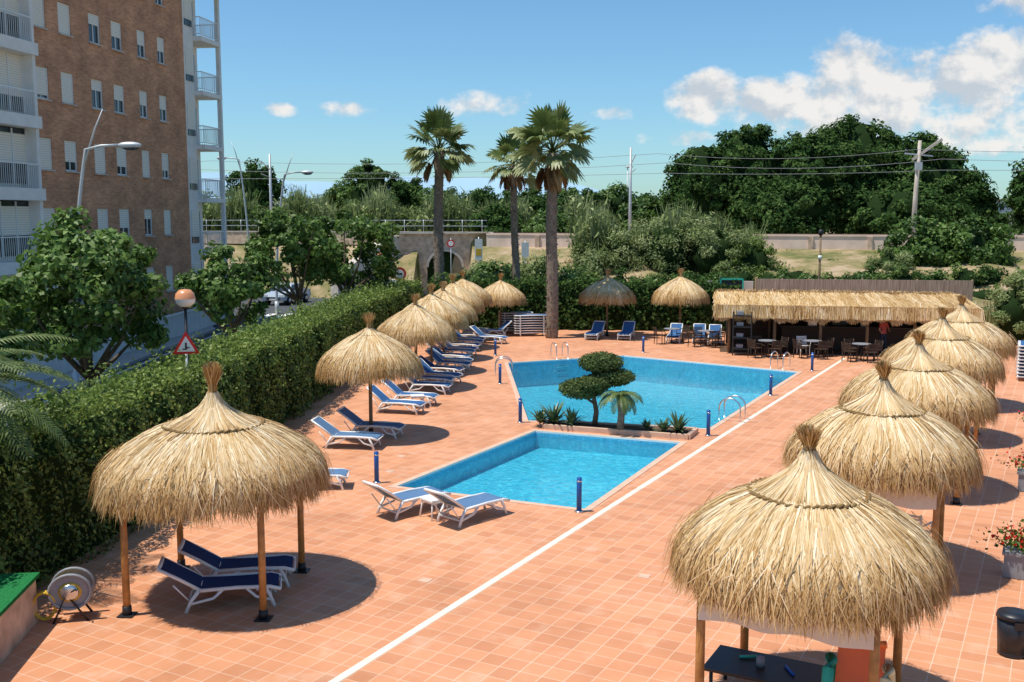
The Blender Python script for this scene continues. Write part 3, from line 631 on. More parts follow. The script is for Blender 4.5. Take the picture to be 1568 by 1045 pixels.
# ------------------------------------------------------------------ brick apartment building (local frame)
def building():
    root=bpy.data.objects.new('brick_apartment_building',None); bpy.context.scene.collection.objects.link(root)
    root.location=(-22.49,30,0); root.rotation_euler=(0,0,-rad(8.9))
    def child(b,n): o=b.obj(n); o.parent=root; return o
    Hh=20.0; fl=[1.3+3*k for k in range(7)]
    def facade(b,s0,s1,z0,z1,ops,mat,x=0,depth=.16):
        S=sorted(set([s0,s1]+[o[0] for o in ops]+[o[1] for o in ops])); Zs=sorted(set([z0,z1]+[o[2] for o in ops]+[o[3] for o in ops]))
        for a,c in zip(S[:-1],S[1:]):
            for d,e in zip(Zs[:-1],Zs[1:]):
                ms,mz=(a+c)/2,(d+e)/2
                if any(o[0]<ms<o[1] and o[2]<mz<o[3] for o in ops): continue
                b.add([(x,a,d),(x,c,d),(x,c,e),(x,a,e)],[(0,1,2,3)],mat)
        for o in ops:
            a,c,d,e=o[:4]
            for p,q in (((a,d),(c,d)),((c,d),(c,e)),((c,e),(a,e)),((a,e),(a,d))):
                b.add([(x,p[0],p[1]),(x,q[0],q[1]),(x-depth,q[0],q[1]),(x-depth,p[0],p[1])],[(0,1,2,3)],mat)
    g=R(4)
    cols=[15.1,17.0,19.4,21.35,23.7,25.75]; wd=[.95,.95,.95,.95,.8,.8]
    ops=[]; win=B()
    for k in range(-1,7):
        zc=1.3+3*k+1.64
        if zc<0.8 or zc>19: continue
        for ci,c in enumerate(cols):
            o=(c-wd[ci]/2,c+wd[ci]/2,zc-.68,zc+.68); ops.append(o)
            dn=g.choice([0,0,0,.12,.3,.62]) if k>0 else g.choice([0,.3,.6]); 
            if k in(3,4) and ci in(4,5,3): dn=.45
            zs=o[2]+(o[3]-o[2])*dn
            win.box((-.12,(o[0]+o[1])/2,o[2]+.68),(.02,o[1]-o[0],1.36),'glass')
            win.box((-.085,(o[0]+o[1])/2,(zs+o[3])/2),(.03,o[1]-o[0]-.02,o[3]-zs-.01),'shutter')
            for y in (o[0]+.025,o[1]-.025): win.box((-.07,y,zc),(.06,.05,1.35),'white')
            if dn>0: win.box((-.095,c,(o[2]+zs)/2),(.04,.05,zs-o[2]),'white'); win.box((-.095,c,o[2]+.03),(.04,o[1]-o[0],.06),'white')
            win.box((.03,c,o[2]-.04),(.14,o[1]-o[0]+.12,.06),'concrete')
    child(win,'windows')
    w=B(); facade(w,14.2,28.3,-.1,Hh,ops,'brick')
    w.box((-6.2,21.25,Hh/2),(12.0,14.0,Hh-.2),'core'); child(w,'brick_wall')
    e=B(); e.box((-6,21.25,Hh+.15),(12.5,14.5,.3),'whitewall'); child(e,'roof_parapet')
    l=B()
    l.box((-6.3,8.2,Hh/2),(11.9,12.0,Hh),'whitewall')
    for k,z in enumerate(fl):
        l.box((.05,8.2,z-.15),(.9,12.0,.5),'whitewall')
    l.box((.05,8.2,Hh+.1),(.9,12.0,.5),'whitewall')
    for s_ in (14.1,10.9,7.7,4.5,2.3): l.box((.0,s_-.03,Hh/2),(.7,.22,Hh),'whitewall')
    for z in fl+[-1.7]:
        for s_ in (12.5,9.3,6.1):
            l.box((-.22,s_,z+1.45),(.06,2.9,2.3),'glass'); l.box((-.16,s_,z+1.75),(.05,2.86,1.75 if g.rand()<.6 else 1.2),'shutter')
            for y in(-1.45,-.5,.5,1.45): l.box((-.12,s_+y,z+1.4),(.05,.06,2.3),'white')
            l.box((.42,s_,z+1.1),(.04,2.95,.05),'white')
            for y in np.arange(-1.45,1.5,.13): l.box((.42,s_+y,z+.6),(.018,.018,.95),'white')
    child(l,'left_loggias')
    r=B()
    r.box((-6.15,28.9,Hh/2),(12.3,1.2,Hh),'whitewall'); r.box((-6.5,30.6,Hh/2),(11.2,2.4,Hh),'whitewall')
    for z in fl+[Hh-.1]:
        r.box((-.45,30.75,z-.12),(1.9,2.5,.26),'whitewall')
    for z in fl:
        if z>19: continue
        r.box((.02,28.9,z+1.55),(.06,.85,1.5),'shutter'); r.box((.02,28.9,z+.62),(.05,.85,.34),'glass')
        r.box((-.88,30.6,z+1.2),(.05,1.5,2.1),'glass'); r.box((-.84,30.35,z+1.4),(.05,.9,1.7),'shutter')
        for (p,q) in (((.42,29.5),(.42,31.95)),((.42,31.95),(-1.2,31.95)),((.42,29.5),(0,29.5))):
            p=np.array(p);q=np.array(q); r.beam((*p,z+1.05),(*q,z+1.05),.05,.05,'white'); r.beam((*p,z+.12),(*q,z+.12),.04,.04,'white')
            n_=int(np.linalg.norm(q-p)/.12)
            for i in range(n_+1):
                c=p+(q-p)*i/max(1,n_); r.box((*c,z+.58),(.02,.02,.92),'white')
    r.box((.40,31.85,Hh/2),(.22,.22,Hh),'whitewall')
    child(r,'right_balconies')
    r=B(); r.box((.7,30.75,Hh-1.0),(.9,2.6,.06),'teal',M3=[[1,0,.35],[0,1,0],[-.35,0,1]]); child(r,'awning')
building()
# ------------------------------------------------------------------ terrain
b=B(); b.poly([(-4500,-600),(4500,-600),(4500,6000),(-4500,6000)],'field',-0.06,[off(small,.4),off(large,.4)]); b.obj('ground')
def railY(x): return 88-(x+12)*.27
CX=-5.4
b=B(); xs=np.concatenate([[-400,-150,-60,-30],np.arange(-24,-8,2.0),[-8.4,-7.6,-7.3,-3.6,-3.2,-2.4],np.arange(-1,60,2.0),[80,140,400]]); V=[]; g=R(8)
for x in xs:
    y0=railY(x); k=min(1,max(0,(x+3)/8)); wdt=6+ (16)*k
    pit=(-7.5<x<-3.4)
    prof=[(1500,-.05),(60,2.0),(12,3.4),(3.4,4.3),(3.2,4.75),(-2.6,4.75),(-2.8,3.9),(-3.6-wdt*.35,2.7+g.randn()*.15),(-3.6-wdt*.7,1.2+g.randn()*.15),(-3.6-wdt,-.03)]
    for j,(d,z) in enumerate(prof):
        if pit and j>=7: z=-.04
        if pit and j==6: z=0; d=-2.9
        V.append((x,y0+d,z))
n_=len(prof); b.add(V,[(i*n_+k,i*n_+k+1,(i+1)*n_+k+1,(i+1)*n_+k) for i in range(len(xs)-1) for k in range(n_-1)],'scrub',smooth=False)
b.obj('railway_embankment')
b=B()
def rl(x,d,z): return (x,railY(x)+d,z)
b.add([rl(-300,-2.5,4.754),rl(300,-2.5,4.754),rl(300,3.1,4.754),rl(-300,3.1,4.754)],[(0,1,2,3)],'ballast')
for d in(-1.6,-.1,1.2,2.7): b.beam(rl(-300,d,4.83),rl(300,d,4.83),.07,.14,'rail')
for x in np.arange(-60,80,.65): b.box(rl(x,-.85,4.78),(.24,2.4,.08),'concrete',rz=-.26)
b.obj('railway_track')
b=B(); b.beam(rl(-120,-2.85,4.45),rl(-9.1,-2.85,4.45),.3,1.0,'stonewall'); b.beam(rl(-2.0,-2.85,4.30),rl(120,-2.85,4.30),.3,1.0,'pinkwall'); b.beam(rl(-120,-2.85,5.0),rl(-2,-2.85,5.0),.4,.08,'concrete'); b.beam(rl(-2,-2.8,4.86),rl(120,-2.8,4.86),.5,.12,'pinkwall')
for x in np.arange(2,80,4.0): b.box(rl(x,-3.06,4.3),(.35,.14,1.0),'stonewall',rz=-.26)
b.obj('railway_retaining_wall')
b=B(); cx=CX; yb=railY(cx)-3.3
t=np.linspace(0,math.pi,13); rW=1.45; zs_=2.2
arc=[(cx-rW*math.cos(a),zs_+rW*.95*math.sin(a)) for a in t]
pts=[(cx-3.7,0.0),(cx-3.7,4.9),(cx+3.7,4.9),(cx+3.7,0.0),(cx+rW,0.0)]+[(p[0],p[1]) for p in arc[::-1]]+[(cx-rW,0.0)]
tri=tessellate_polygon([[Vector((p[0],p[1],0)) for p in pts]])
b.add([(p[0],yb,p[1]) for p in pts],[t_ for t_ in tri],'stonewall')
ar=[(cx-rW,0.0)]+arc+[(cx+rW,0.0)]
for p,q in zip(ar[:-1],ar[1:]): b.add([(p[0],yb,p[1]),(q[0],yb,q[1]),(q[0],yb+.4,q[1]),(p[0],yb+.4,p[1])],[(0,1,2,3)],'core')
b.box((cx,yb+.42,2),(3.2,.04,4),'core')  # near-black sheet closes the arch, tunnel darkness painted as colour
for p,q in zip(arc[:-1],arc[1:]): b.beam((p[0],yb-.05,p[1]),(q[0],yb-.05,q[1]),.12,.22,'concrete')
b.beam((cx-3.9,yb-.1,4.95),(cx+3.9,yb-.1,4.95),.35,.16,'concrete'); b.obj('underpass')
b=B(); V=[(-13.0,76.5,0),(-8.2,84.0,0),(-8.2,84.0,4.7),(-9.6,82.2,4.7),(-13.0,76.5,1.9),(-13.7,77.3,0),(-9.0,85.1,0),(-9.0,85.1,4.7),(-10.4,83.2,4.7),(-13.7,77.3,1.9)]
b.add(V,[(0,1,2,3,4),(9,8,7,6,5),(4,3,8,9),(3,2,7,8),(0,4,9,5)],'concrete'); b.obj('concrete_ramp')
b=B()
for x in np.arange(-60,-2,1.6): b.tube([rl(x,-2.85,5.0),rl(x,-2.85,6.0)],.03,'galv',n=5)
for z in(5.5,5.95): b.beam(rl(-60,-2.85,z),rl(-2,-2.85,z),.04,.05,'galv')
b.obj('trackside_railing')
cp=[-70,-28,12,31.2,72]
for x in (-70,-22,9.8,78):
    b=B(); b.tube([rl(x,3.6,3),rl(x,3.6,11.9)],[.16,.10],'galv',n=6); b.beam(rl(x,3.6,10.5),rl(x,0.2,11.1),.06,.06,'galv'); b.beam(rl(x,3.6,9.8),rl(x,0.2,10),.05,.05,'galv')
    b.obj('catenary_mast')
b=B()
for d,z in((-.9,9.6),(-.9,10.4),(4.0,11.4)):
    pts=[]
    for a,c in zip(cp[:-1],cp[1:]):
        for q in np.linspace(0,1,9)[:-1]: x=a+(c-a)*q; pts.append(rl(x,d,z-(1.0 if z>10.3 else .3)*4*q*(1-q)*.55))
    b.tube(pts,.016,'grey',n=4,cap=False)
b.obj('overhead_wires')
b=B(); px,py=31.9,82.0
b.tube([(px,py,2.5),(px+.1,py,8),(px+.25,py,12.2)],[.24,.19,.14],'concrete',n=8)
b.beam((px-.3,py,10.7),(px+1.9,py-.2,12.3),.16,.2,'concrete'); b.beam((px-.9,py,11.2),(px+1.3,py,11.0),.1,.12,'galv')
for k in range(3): b.tube([(px-.8+.9*k,py,11.2),(px-.8+.9*k,py,11.55)],[.05,.07],'glass',n=6)
b.box((px+.15,py-.2,10.2),(.5,.3,.6),'galv'); b.obj('utility_pole')
# ------------------------------------------------------------------ vegetation belt
def reeds(name,x0,x1,y0,y1,zb,h,n,seed,mat='olive',w=.05):
    b=B(); g=R(seed); x=x0+(x1-x0)*g.rand(n); y=y0+(y1-y0)*g.rand(n); zb_=zb
    hh=h*(.45+.55*g.rand(n))*(0.85+.2*np.sin(x*.9+seed)+.12*np.sin(x*2.3)); le=g.randn(n,2)*.10*h
    p0=np.stack([x,y,zb_+0*x],1); p1=p0+np.stack([le[:,0]*.35,le[:,1]*.35,hh*.6],1); p2=p0+np.stack([le[:,0],le[:,1],hh],1)
    a=g.rand(n)*6.28; t=np.stack([np.cos(a),np.sin(a),0*a],1)*w*.6
    sh=.5+.2*np.sin(x*1.3)+g.randn(n)*.18
    b.quads(np.stack([p0-t,p0+t,p1+t,p1-t],1),mat,sh); b.quads(np.stack([p1-t,p1+t,p2+t*.3,p2-t*.3],1),mat,sh+.1)
    for rep in range(2):
        k=n; q=.35+.62*g.rand(k); P=p0+(p2-p0)*q[:,None]; d=norm(np.concatenate([g.randn(k,2),g.randn(k,1)*.5+.1],1)); l=(h*.13)*(.6+.8*g.rand(k))[:,None]
        s_=norm(np.cross(d,[0,0,1.]))*w*1.6; b.quads(np.stack([P-s_,P+s_,P+d*l+s_*.2-[0,0,.15]*l,P+d*l-s_*.2-[0,0,.15]*l],1),mat,sh+g.randn(k)*.12)
    return b.obj(name)
def zter(x,y):
    y0=88-(x+12)*.27; k=np.clip((x+3)/8,0,1); wdt=6+16*k; d=y0-3.6-y
    return np.clip(2.9*(1-d/wdt),-.03,3.6)
reeds('giant_reed_bed',-34,-2,98,104,2.8,6.0,9000,1,w=.09)
reeds('giant_reed_bed',-3,11,97,101,2.8,5.2,4500,2,w=.09)
b=B()
for i,(x,y,z,a,c,h_) in enumerate([(7.5,72,3.0,2.4,2.4,2.4),(10.5,71,3.7,2.6,2.4,2.9),(13.8,69,3.4,2.5,2.4,2.6),(16.2,69,2.8,1.8,2.2,2.2),(5.2,70,2.2,1.7,2,1.8),(12.0,73.5,4.4,2.8,2.4,2.0)]):
    crown(b,(x,y,z),(a,c,h_),34,.7,6500,.26,40+i,'olive' if i!=3 else 'hedge',.6,asp=.3,sb=.06)
b.obj('cane_thicket')
reeds('giant_reed_bed',4.5,17.0,71,75,2.0,5.0,4000,3,w=.06)
for i,(x,y,rx) in enumerate([(28.2,70,2.4),(31.0,69,2.6)]):
    tree('fig_tree',(x,y,1.2),1.0,(x,y,3.9+.2*i),(rx,2.3,2.1),50,.7,8500,.28,60+i,'leaf',core=.5)
b=B()
for i,(x,y,z,a,h_) in enumerate([(25.0,68,2.8,1.5,1.2),(36,66,2.2,2.5,2.0),(33.5,62,1.5,2.2,1.9),(24.6,50,1.3,1.3,2.0),(26.4,51,1.7,1.6,2.6),(28.6,52,2,2,2.8),(30,58,1.8,2,2.2)]):
    crown(b,(x,y,z),(a,a,h_),30,.5,5200,.2,80+i,'olive',.6,asp=.35,sb=.08)
b.obj('shrub_thicket')
b=B()
for i in range(26):
    g=R(300+i); x=-3+i*1.55; y=60.2+g.rand()*2.5+ (1.0 if x>12 else 0); z=1.4+g.rand()*.5
    if x>13: z=1.7+g.rand()*.5
    crown(b,(x,y,z),(1.3,1.0,1.1),18,.45,1900,.2,100+i,['dark','leaf','hedge'][i%3],.65,asp=.5)
b.obj('shrub_border')
b=B()
for i,(x,y,z,a,h_) in enumerate([(-3.0,64,1.4,1.5,1.3),(-1,66,1.9,1.6,1.3),(1.8,68,2.1,1.9,1.4),(4.6,66,1.7,1.8,1.4),(-2.0,74,1.7,1.6,1.1)]):
    crown(b,(x,y,z),(a,a,h_),24,.5,3400,.22,140+i,'leaf' if i%2 else 'olive',.6)
b.obj('underpass_shrubs')
b=B(); g=R(909)
for i in range(150):
    x=-1.5+45*g.rand(); q=g.rand()**1.2; y=railY(x)-4.0-q*20; z=float(zter(x,y)); a=.45+.95*g.rand()
    crown(b,(x,y,z+.15*a),(a*1.3,a,a*.6),10,.32,600,.18,1000+i,['olive','hedge','olive','dry','leaf','olive','dry'][i%7],.6,asp=.5,low=-.2,sb=.08)
b.obj('slope_shrubs')
b=B(); g=R(15); n=60000; x=-30+90*g.rand(n); y=88-(x+12)*.27-3.6-g.rand(n)*(6+16*np.clip((x+3)/8,0,1)); z=zter(x,y)
patch=np.sin(x*.55)*np.sin(y*.8+1)+.6*np.sin(x*1.7+y*1.3)
keep=(patch>-.6)&~((x<-7.5)&(y<82))&~((x>-7.6)&(x<-3.2)); x,y,z,patch=x[keep],y[keep],z[keep],patch[keep]; n=len(x)
hh=(.2+.5*g.rand(n))*(1+.4*patch); a=g.rand(n)*6.28; t=np.stack([np.cos(a),np.sin(a),0*a],1)*.08; p0=np.stack([x,y,z-.05],1); p1=p0+np.stack([g.randn(n)*.12,g.randn(n)*.12,hh],1)
b.quads(np.stack([p0-t,p0+t,p1+t*.3,p1-t*.3],1),'dry',.48+.25*np.sin(x*.33+y*.2)+.18*np.sin(x*1.1-y*.9)+g.randn(n)*.2); b.obj('dry_grass')
big=[(17.6,96,8.3,3.3,4.3),(22.0,97,9.6,4.0,4.8),(27.0,94,8.8,4.0,4.8),(32.0,97,10.2,4.6,4.8),(37.5,95,9.0,3.8,4.4),(40.6,93,7.0,2.3,3.2),(24.0,92,6.4,4.5,3.0),(34.5,91,6.2,5.0,3.0)]
for i,(x,y,z,a,h_) in enumerate(big):
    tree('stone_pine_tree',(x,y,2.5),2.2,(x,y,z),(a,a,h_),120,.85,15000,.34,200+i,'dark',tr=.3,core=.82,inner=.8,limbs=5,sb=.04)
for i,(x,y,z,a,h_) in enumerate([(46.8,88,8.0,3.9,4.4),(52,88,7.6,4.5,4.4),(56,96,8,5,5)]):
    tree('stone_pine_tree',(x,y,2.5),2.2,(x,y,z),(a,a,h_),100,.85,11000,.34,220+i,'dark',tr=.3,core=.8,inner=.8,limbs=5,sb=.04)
for i,(x,y,z,a,h_) in enumerate([(-27.8,112,8.4,2.9,3.9),(-16.6,122,8.8,3.2,4.6),(-12.8,124,7.6,2.6,3.6),(-8,118,6.8,3.0,2.6),(-3,112,6.6,3.0,2.6),(-22,140,8,3,3.2),(6,104,6.6,3.0,2.6),(10.6,108,6.8,2.8,2.5),(1.2,104,6.2,2.6,3.0),(12.5,98,5.6,2.0,2.2),(-1.5,94,5.2,2.0,1.8),(3.6,92,5.0,2.0,1.6)]):
    tree('poplar_tree',(x,y,1.5),2.0,(x,y,z),(a,a,h_),60,.75,7500,.34,240+i,'leaf' if i%2 else 'dark',tr=.25,core=.65,inner=.6,limbs=5)
b=B()
for i in range(46):
    g=R(500+i); x=-95+i*6.2+g.randn()*2; y=190+g.rand()*60; crown(b,(x,y,4.5+g.rand()*2.5),(5.5,4,3.6+g.rand()*2),20,1.6,1100,.8,600+i,'dark' if i%2 else 'leaf',.7)
b.obj('distant_tree_line')
b=B()
for i,(x,y,z) in enumerate([(-33,150,8.5),(-28.5,160,9.0),(-25,150,8.0),(-36,155,8.2)]):
    b.tube([(x,y,0),(x,y,z)],.2,'palmbark',n=6); g=R(i)
    for k in range(18): feather(b,(x,y,z),k*2.4,.9-1.1*k/18,3.0,1.6,'palm',g,14,.8,.5,.12)
b.obj('distant_palms')
b=B()
for i,(x,y,w_,h_) in enumerate([(-44,230,14,9),(30,260,18,9),(100,240,16,10.5),(112,240,10,9)]):
    b.box((x,y,h_/2+1),(w_,10,h_),'whitewall'); b.box((x,y,h_+1.15),(w_+.6,10.6,.3),'brick')
    for k in range(int(w_/3)): b.box((x-w_/2+1.5+3*k,y-5.02,h_-.5),(1,.1,1.3),'glass')
b.obj('distant_houses')
b=B(); xs=np.linspace(-5200,4200,140)
hz=200+45*np.sin(xs*.0009+2.6)+28*np.sin(xs*.0026+1)+14*np.sin(xs*.007)+6*np.sin(xs*.021); hz=np.maximum(hz,30)*np.clip((2400-xs)/2600,.35,1)
V=[(x,5600,-5) for x in xs]+[(x,5900,h_) for x,h_ in zip(xs,hz)]; n_=len(xs); b.add(V,[(i,i+1,n_+i+1,n_+i) for i in range(n_-1)],'hazy_hill',smooth=True); b.obj('distant_hills')
# ------------------------------------------------------------------ bar
def bar():
    root=bpy.data.objects.new('thatched_bar',None); bpy.context.scene.collection.objects.link(root)
    def ch(b,n): o=b.obj(n); o.parent=root; return o
    P0=np.array([9.45,46.6]); P1=np.array([20.3,44.6]); d=norm(P1-P0); nb=np.array([-d[1],d[0]]); L=np.linalg.norm(P1-P0)
    def pt(s_,w,z): q=P0+d*s_+nb*w; return (q[0],q[1],z)
    g=R(9); b=B(); sl=.085
    V=[pt(0,0,2.12),pt(L,0,2.12),pt(L,4.2,2.12+4.2*sl),pt(0,4.2,2.12+4.2*sl),pt(0,0,2.0),pt(L,0,2.0),pt(L,4.2,2.0+4.2*sl),pt(0,4.2,2.0+4.2*sl)]
    b.add(V,[(0,1,2,3),(7,6,5,4),(0,4,5,1),(1,5,6,2),(2,6,7,3),(3,7,4,0)],'strawcore')
    n=11000; s_=g.rand(n)*(L+.4)-.2; w0=4.3*g.rand(n); l=.7+.7*g.rand(n); cl=np.sin(s_*5.1)*np.sin(s_*2.3+1)+.5*np.sin(s_*13)
    l=np.minimum(l*(1+.15*cl),w0+.6); dr=g.randn(n)*.07; lift=g.rand(n)*.09+.02+.04*np.sin(s_*1.9)**2; sh=.55+.1*cl+g.randn(n)*.17
    prev=None
    for k in range(5):
        t=w0-l*k/4; inside=np.maximum(t,0); ex=np.maximum(-t,0); Zz=2.12+inside*sl+lift-ex*.92; ww=inside-ex*.25-.03-lift
        q=P0+np.outer(s_+dr*k/4,d)+ww[:,None]*nb; P=np.stack([q[:,0],q[:,1],Zz],1)
        if prev is not None:
            wv=np.append(d,0)*.014; b.quads(np.stack([prev-wv,prev+wv,P+wv*.8,P-wv*.8],1),'straw',sh)
        prev=P
    n=9000; s_=g.rand(n)*(L+.3)-.15; l=.38+.32*g.rand(n)+.16*np.sin(s_*3.1)*np.sin(s_*7+1); q0=P0+np.outer(s_,d)-np.outer(.02+.16*g.rand(n),nb); q1=q0+np.outer(g.randn(n)*.06,d)-np.outer(g.rand(n)*.08,nb)
    a=np.stack([q0[:,0],q0[:,1],np.full(n,2.2)+g.rand(n)*.06],1); c=np.stack([q1[:,0],q1[:,1],a[:,2]-l],1); wv=np.append(d,0)*.014
    b.quads(np.stack([a-wv,a+wv,c+wv*.5,c-wv*.5],1),'straw',.46+.1*np.sin(s_*5)+g.randn(n)*.18)
    n=1500
    for (e,sg) in ((0,-1),(L,1)):
        w0=g.rand(n)*4.3; q0=P0+d*e+np.outer(w0,nb)+np.outer(sg*(.02+.1*g.rand(n)),d); a=np.stack([q0[:,0],q0[:,1],2.18+w0*sl],1); c=a-np.stack([0*w0,0*w0,.3+.35*g.rand(n)],1); wv=np.append(nb,0)*.015
        b.quads(np.stack([a-wv,a+wv,c+wv*.5,c-wv*.5],1),'straw',.45+g.randn(n)*.18)
    w_=g.rand(2500)*L; q0=P0+np.outer(w_,d)+nb*4.2; a=np.stack([q0[:,0],q0[:,1],2.12+4.2*sl+.1*g.rand(2500)],1); c=a+np.stack([g.randn(2500)*.08,g.randn(2500)*.08,.03+.12*g.rand(2500)],1); wv=np.append(d,0)*.02
    b.quads(np.stack([a-wv,a+wv,c+wv*.3,c-wv*.3],1),'straw',.6+g.randn(2500)*.15)
    ch(b,'thatch_roof')
    b=B()
    for s_ in np.linspace(.5,L-.4,6):
        b.tube([pt(s_,.45,0),pt(s_,.45,2.1)],.07,'post',n=9); b.tube([pt(s_,3.9,0),pt(s_,3.9,2.35)],.07,'post',n=9); b.beam(pt(s_,.1,1.98),pt(s_,4.1,2.3),.08,.1,'post')
    b.beam(pt(0,.45,1.98),pt(L,.45,1.98),.1,.12,'post'); ch(b,'frame')
    b=B(); c=lambda s0,s1,w0,w1,z0,z1,m: b.box(pt((s0+s1)/2,(w0+w1)/2,(z0+z1)/2),(s1-s0,w1-w0,z1-z0),m,rz=math.atan2(d[1],d[0]))
    c(.6,L,4.0,4.12,0,2.3,'rattan_and_bar_shade'); c(L-.1,L,.9,4.0,0,2.05,'rattan_and_bar_shade'); c(3.0,L-.6,2.3,2.9,0,1.05,'rattan_and_bar_shade'); c(2.9,L-.5,2.15,3.0,1.05,1.11,'black')  # back wall and counter coloured near black to paint in the bar's shade
    for z in(1.3,1.7): c(3.2,L-1,3.7,3.98,z,z+.03,'post'); 
    gg=R(2)
    for k in range(60): s0=3.4+gg.rand()*(L-4.8); z=[1.33,1.73][k%2]; b.tube([pt(s0,3.82,z),pt(s0,3.82,z+.14),pt(s0,3.82,z+.19),pt(s0,3.82,z+.28)],[.035,.035,.014,.014],['glass','red','turf','amber','white'][k%5],n=7)
    c(5.4,6.1,3.2,3.8,0,1.5,'grey'); c(8.4,9.0,3.3,3.9,0,1.5,'bin'); c(4.2,4.6,2.4,2.8,1.11,1.45,'steel'); c(6.6,6.8,2.4,2.6,1.11,1.4,'canvas')
    c(.1,L,.5,3.9,-.01,.006,'soil_and_bar_shade'); ch(b,'counter_and_shelves')  # dark floor sheet: shade under the bar roof put into its colour
bar()
b=B()
for x in(-.4,.4):
    for y in(-.25,.25): b.beam((x,y,0),(x,y,2.0),.05,.05,'black')
for z in(.3,.8,1.3,1.8): b.box((0,0,z),(.84,.54,.04),'black'); b.box((-.1,0,z+.12),(.3,.3,.16),'grey')
b.obj('metal_shelf_rack',(10.4,46.0,0),-.2)
def chair(m):
    b=B()
    for sx in(-.22,.22):
        for sy in(-.2,.2): b.tube([(sx,sy,0),(sx*.95,sy*.95,.44)],.02,m,n=6)
        b.tube([(sx,.2,.44),(sx,.27,.86)],.02,m,n=6); b.tube([(sx*1.1,-.2,.44),(sx*1.15,-.2,.64),(sx*1.15,.22,.66)],.02,m,n=6)
    b.box((0,0,.45),(.46,.44,.03),m)
    for z in np.arange(.52,.88,.06): b.box((0,.21+(z-.44)*.16,z),(.44,.015,.04),m)
    return b.mesh('cafe_chair')
CD=chair('rattan_and_bar_shade'); CW=chair('white')
def table():
    b=B(); b.lathe([(0,.72),(.40,.72),(.40,.745),(0,.745)],'grey',n=20,smooth=False); b.tube([(0,0,.02),(0,0,.72)],.03,'black',n=8); b.lathe([(0,0),(.26,0),(.24,.025),(0,.04)],'black',n=16); return b.mesh('cafe_table')
TB=table()
for x,y in((9.4,49.3),(11.4,45.4),(13.4,45.3),(15.2,44.2),(7.9,50.3)):
    place('cafe_table',TB,(x,y,0))
    for k,a in enumerate((.3,1.9,3.6,5.0) if x!=7.9 else (.5,3.5)): place('cafe_chair',CD if (x,k)!=(13.4,1) else CW,(x+.68*math.cos(a),y+.68*math.sin(a),0),a-math.pi/2+(-.2 if k%2 else .15))
def person(loc,rz):
    J={'p':(0,0,.95),'w':(0,0,1.12),'c':(0,.01,1.34),'n':(0,0,1.47),'h0':(0,-.01,1.56),'h1':(0,-.015,1.66),
       'sl':(-.17,0,1.40),'el':(-.24,-.02,1.13),'hl':(-.20,-.20,.98),'sr':(.17,0,1.40),'er':(.24,-.04,1.14),'hr':(.14,-.24,1.08),
       'kl':(-.10,-.01,.52),'al':(-.11,.02,.09),'fl':(-.12,-.14,.04),'pl':(-.09,0,.90),'kr':(.10,-.03,.52),'ar':(.12,.02,.09),'fr':(.13,-.14,.04),'pr':(.09,0,.90)}
    Rr={'p':.14,'w':.12,'c':.145,'n':.055,'h0':.075,'h1':.09,'sl':.06,'el':.04,'hl':.028,'sr':.06,'er':.04,'hr':.028,'kl':.06,'al':.04,'fl':.035,'pl':.09,'kr':.06,'ar':.04,'fr':.035,'pr':.09}
    E=[('p','w'),('w','c'),('c','n'),('n','h0'),('h0','h1'),('c','sl'),('sl','el'),('el','hl'),('c','sr'),('sr','er'),('er','hr'),('p','pl'),('pl','kl'),('kl','al'),('al','fl'),('p','pr'),('pr','kr'),('kr','ar'),('ar','fr')]
    ks=list(J); me=bpy.data.meshes.new('person'); me.from_pydata([J[k] for k in ks],[(ks.index(a),ks.index(c)) for a,c in E],[])
    o=place('person',me,loc,rz); md=o.modifiers.new('s','SKIN'); 
    for i,k in enumerate(ks): sv=me.skin_vertices[0].data[i]; sv.radius=(Rr[k],Rr[k]*(.75 if k in('p','w','c') else 1)); sv.use_root=(k=='p')
    md.use_smooth_shade=True; o.modifiers.new('u','SUBSURF').levels=2; o.modifiers['u'].render_levels=2
    dg=bpy.context.evaluated_depsgraph_get(); m2=bpy.data.meshes.new_from_object(o.evaluated_get(dg)); o.modifiers.clear(); o.data=m2
    for k in('shirt','skin','jeans','hair'): m2.materials.append(M[k])
    for p in m2.polygons:
        c=p.center; p.use_smooth=True
        if c.z>1.62 or (c.z>1.54 and c.y>.02): p.material_index=3
        elif c.z>1.46: p.material_index=1
        elif c.z<.96: p.material_index=1 if abs(c.x)>.17 and c.y<-.1 and c.z>.8 else 2
        elif c.y<-.13 and abs(c.x)>.08 or (abs(c.x)>.2 and c.z<1.2): p.material_index=1
        else: p.material_index=0
person((16.9,46.3,0),.3)
b=B()
b.beam((13.4,56.2,1.42),(24.6,54.6,1.42),.08,2.85,'reed')
for k in range(9): x=13.4+1.4*k; b.tube([(x,56.3-.143*(x-13.4),0),(x,56.3-.143*(x-13.4),2.9)],.05,'post',n=6)
b.obj('reed_screen_fence')
b=B(); b.beam((10.6,57.0,1.35),(13.3,56.4,1.35),.2,2.7,'concrete'); b.obj('garden_wall')
b=B()
for x in(-.6,.6): b.box((x,0,1.45),(.09,.09,2.9),'teal')
b.box((0,0,2.85),(1.3,.09,.1),'teal'); b.box((0,0,1.4),(1.1,.04,2.8),'glass'); b.box((0,-.02,1.0),(1.1,.05,.06),'teal'); b.obj('glazed_gate',(12.0,55.9,0),-.15)
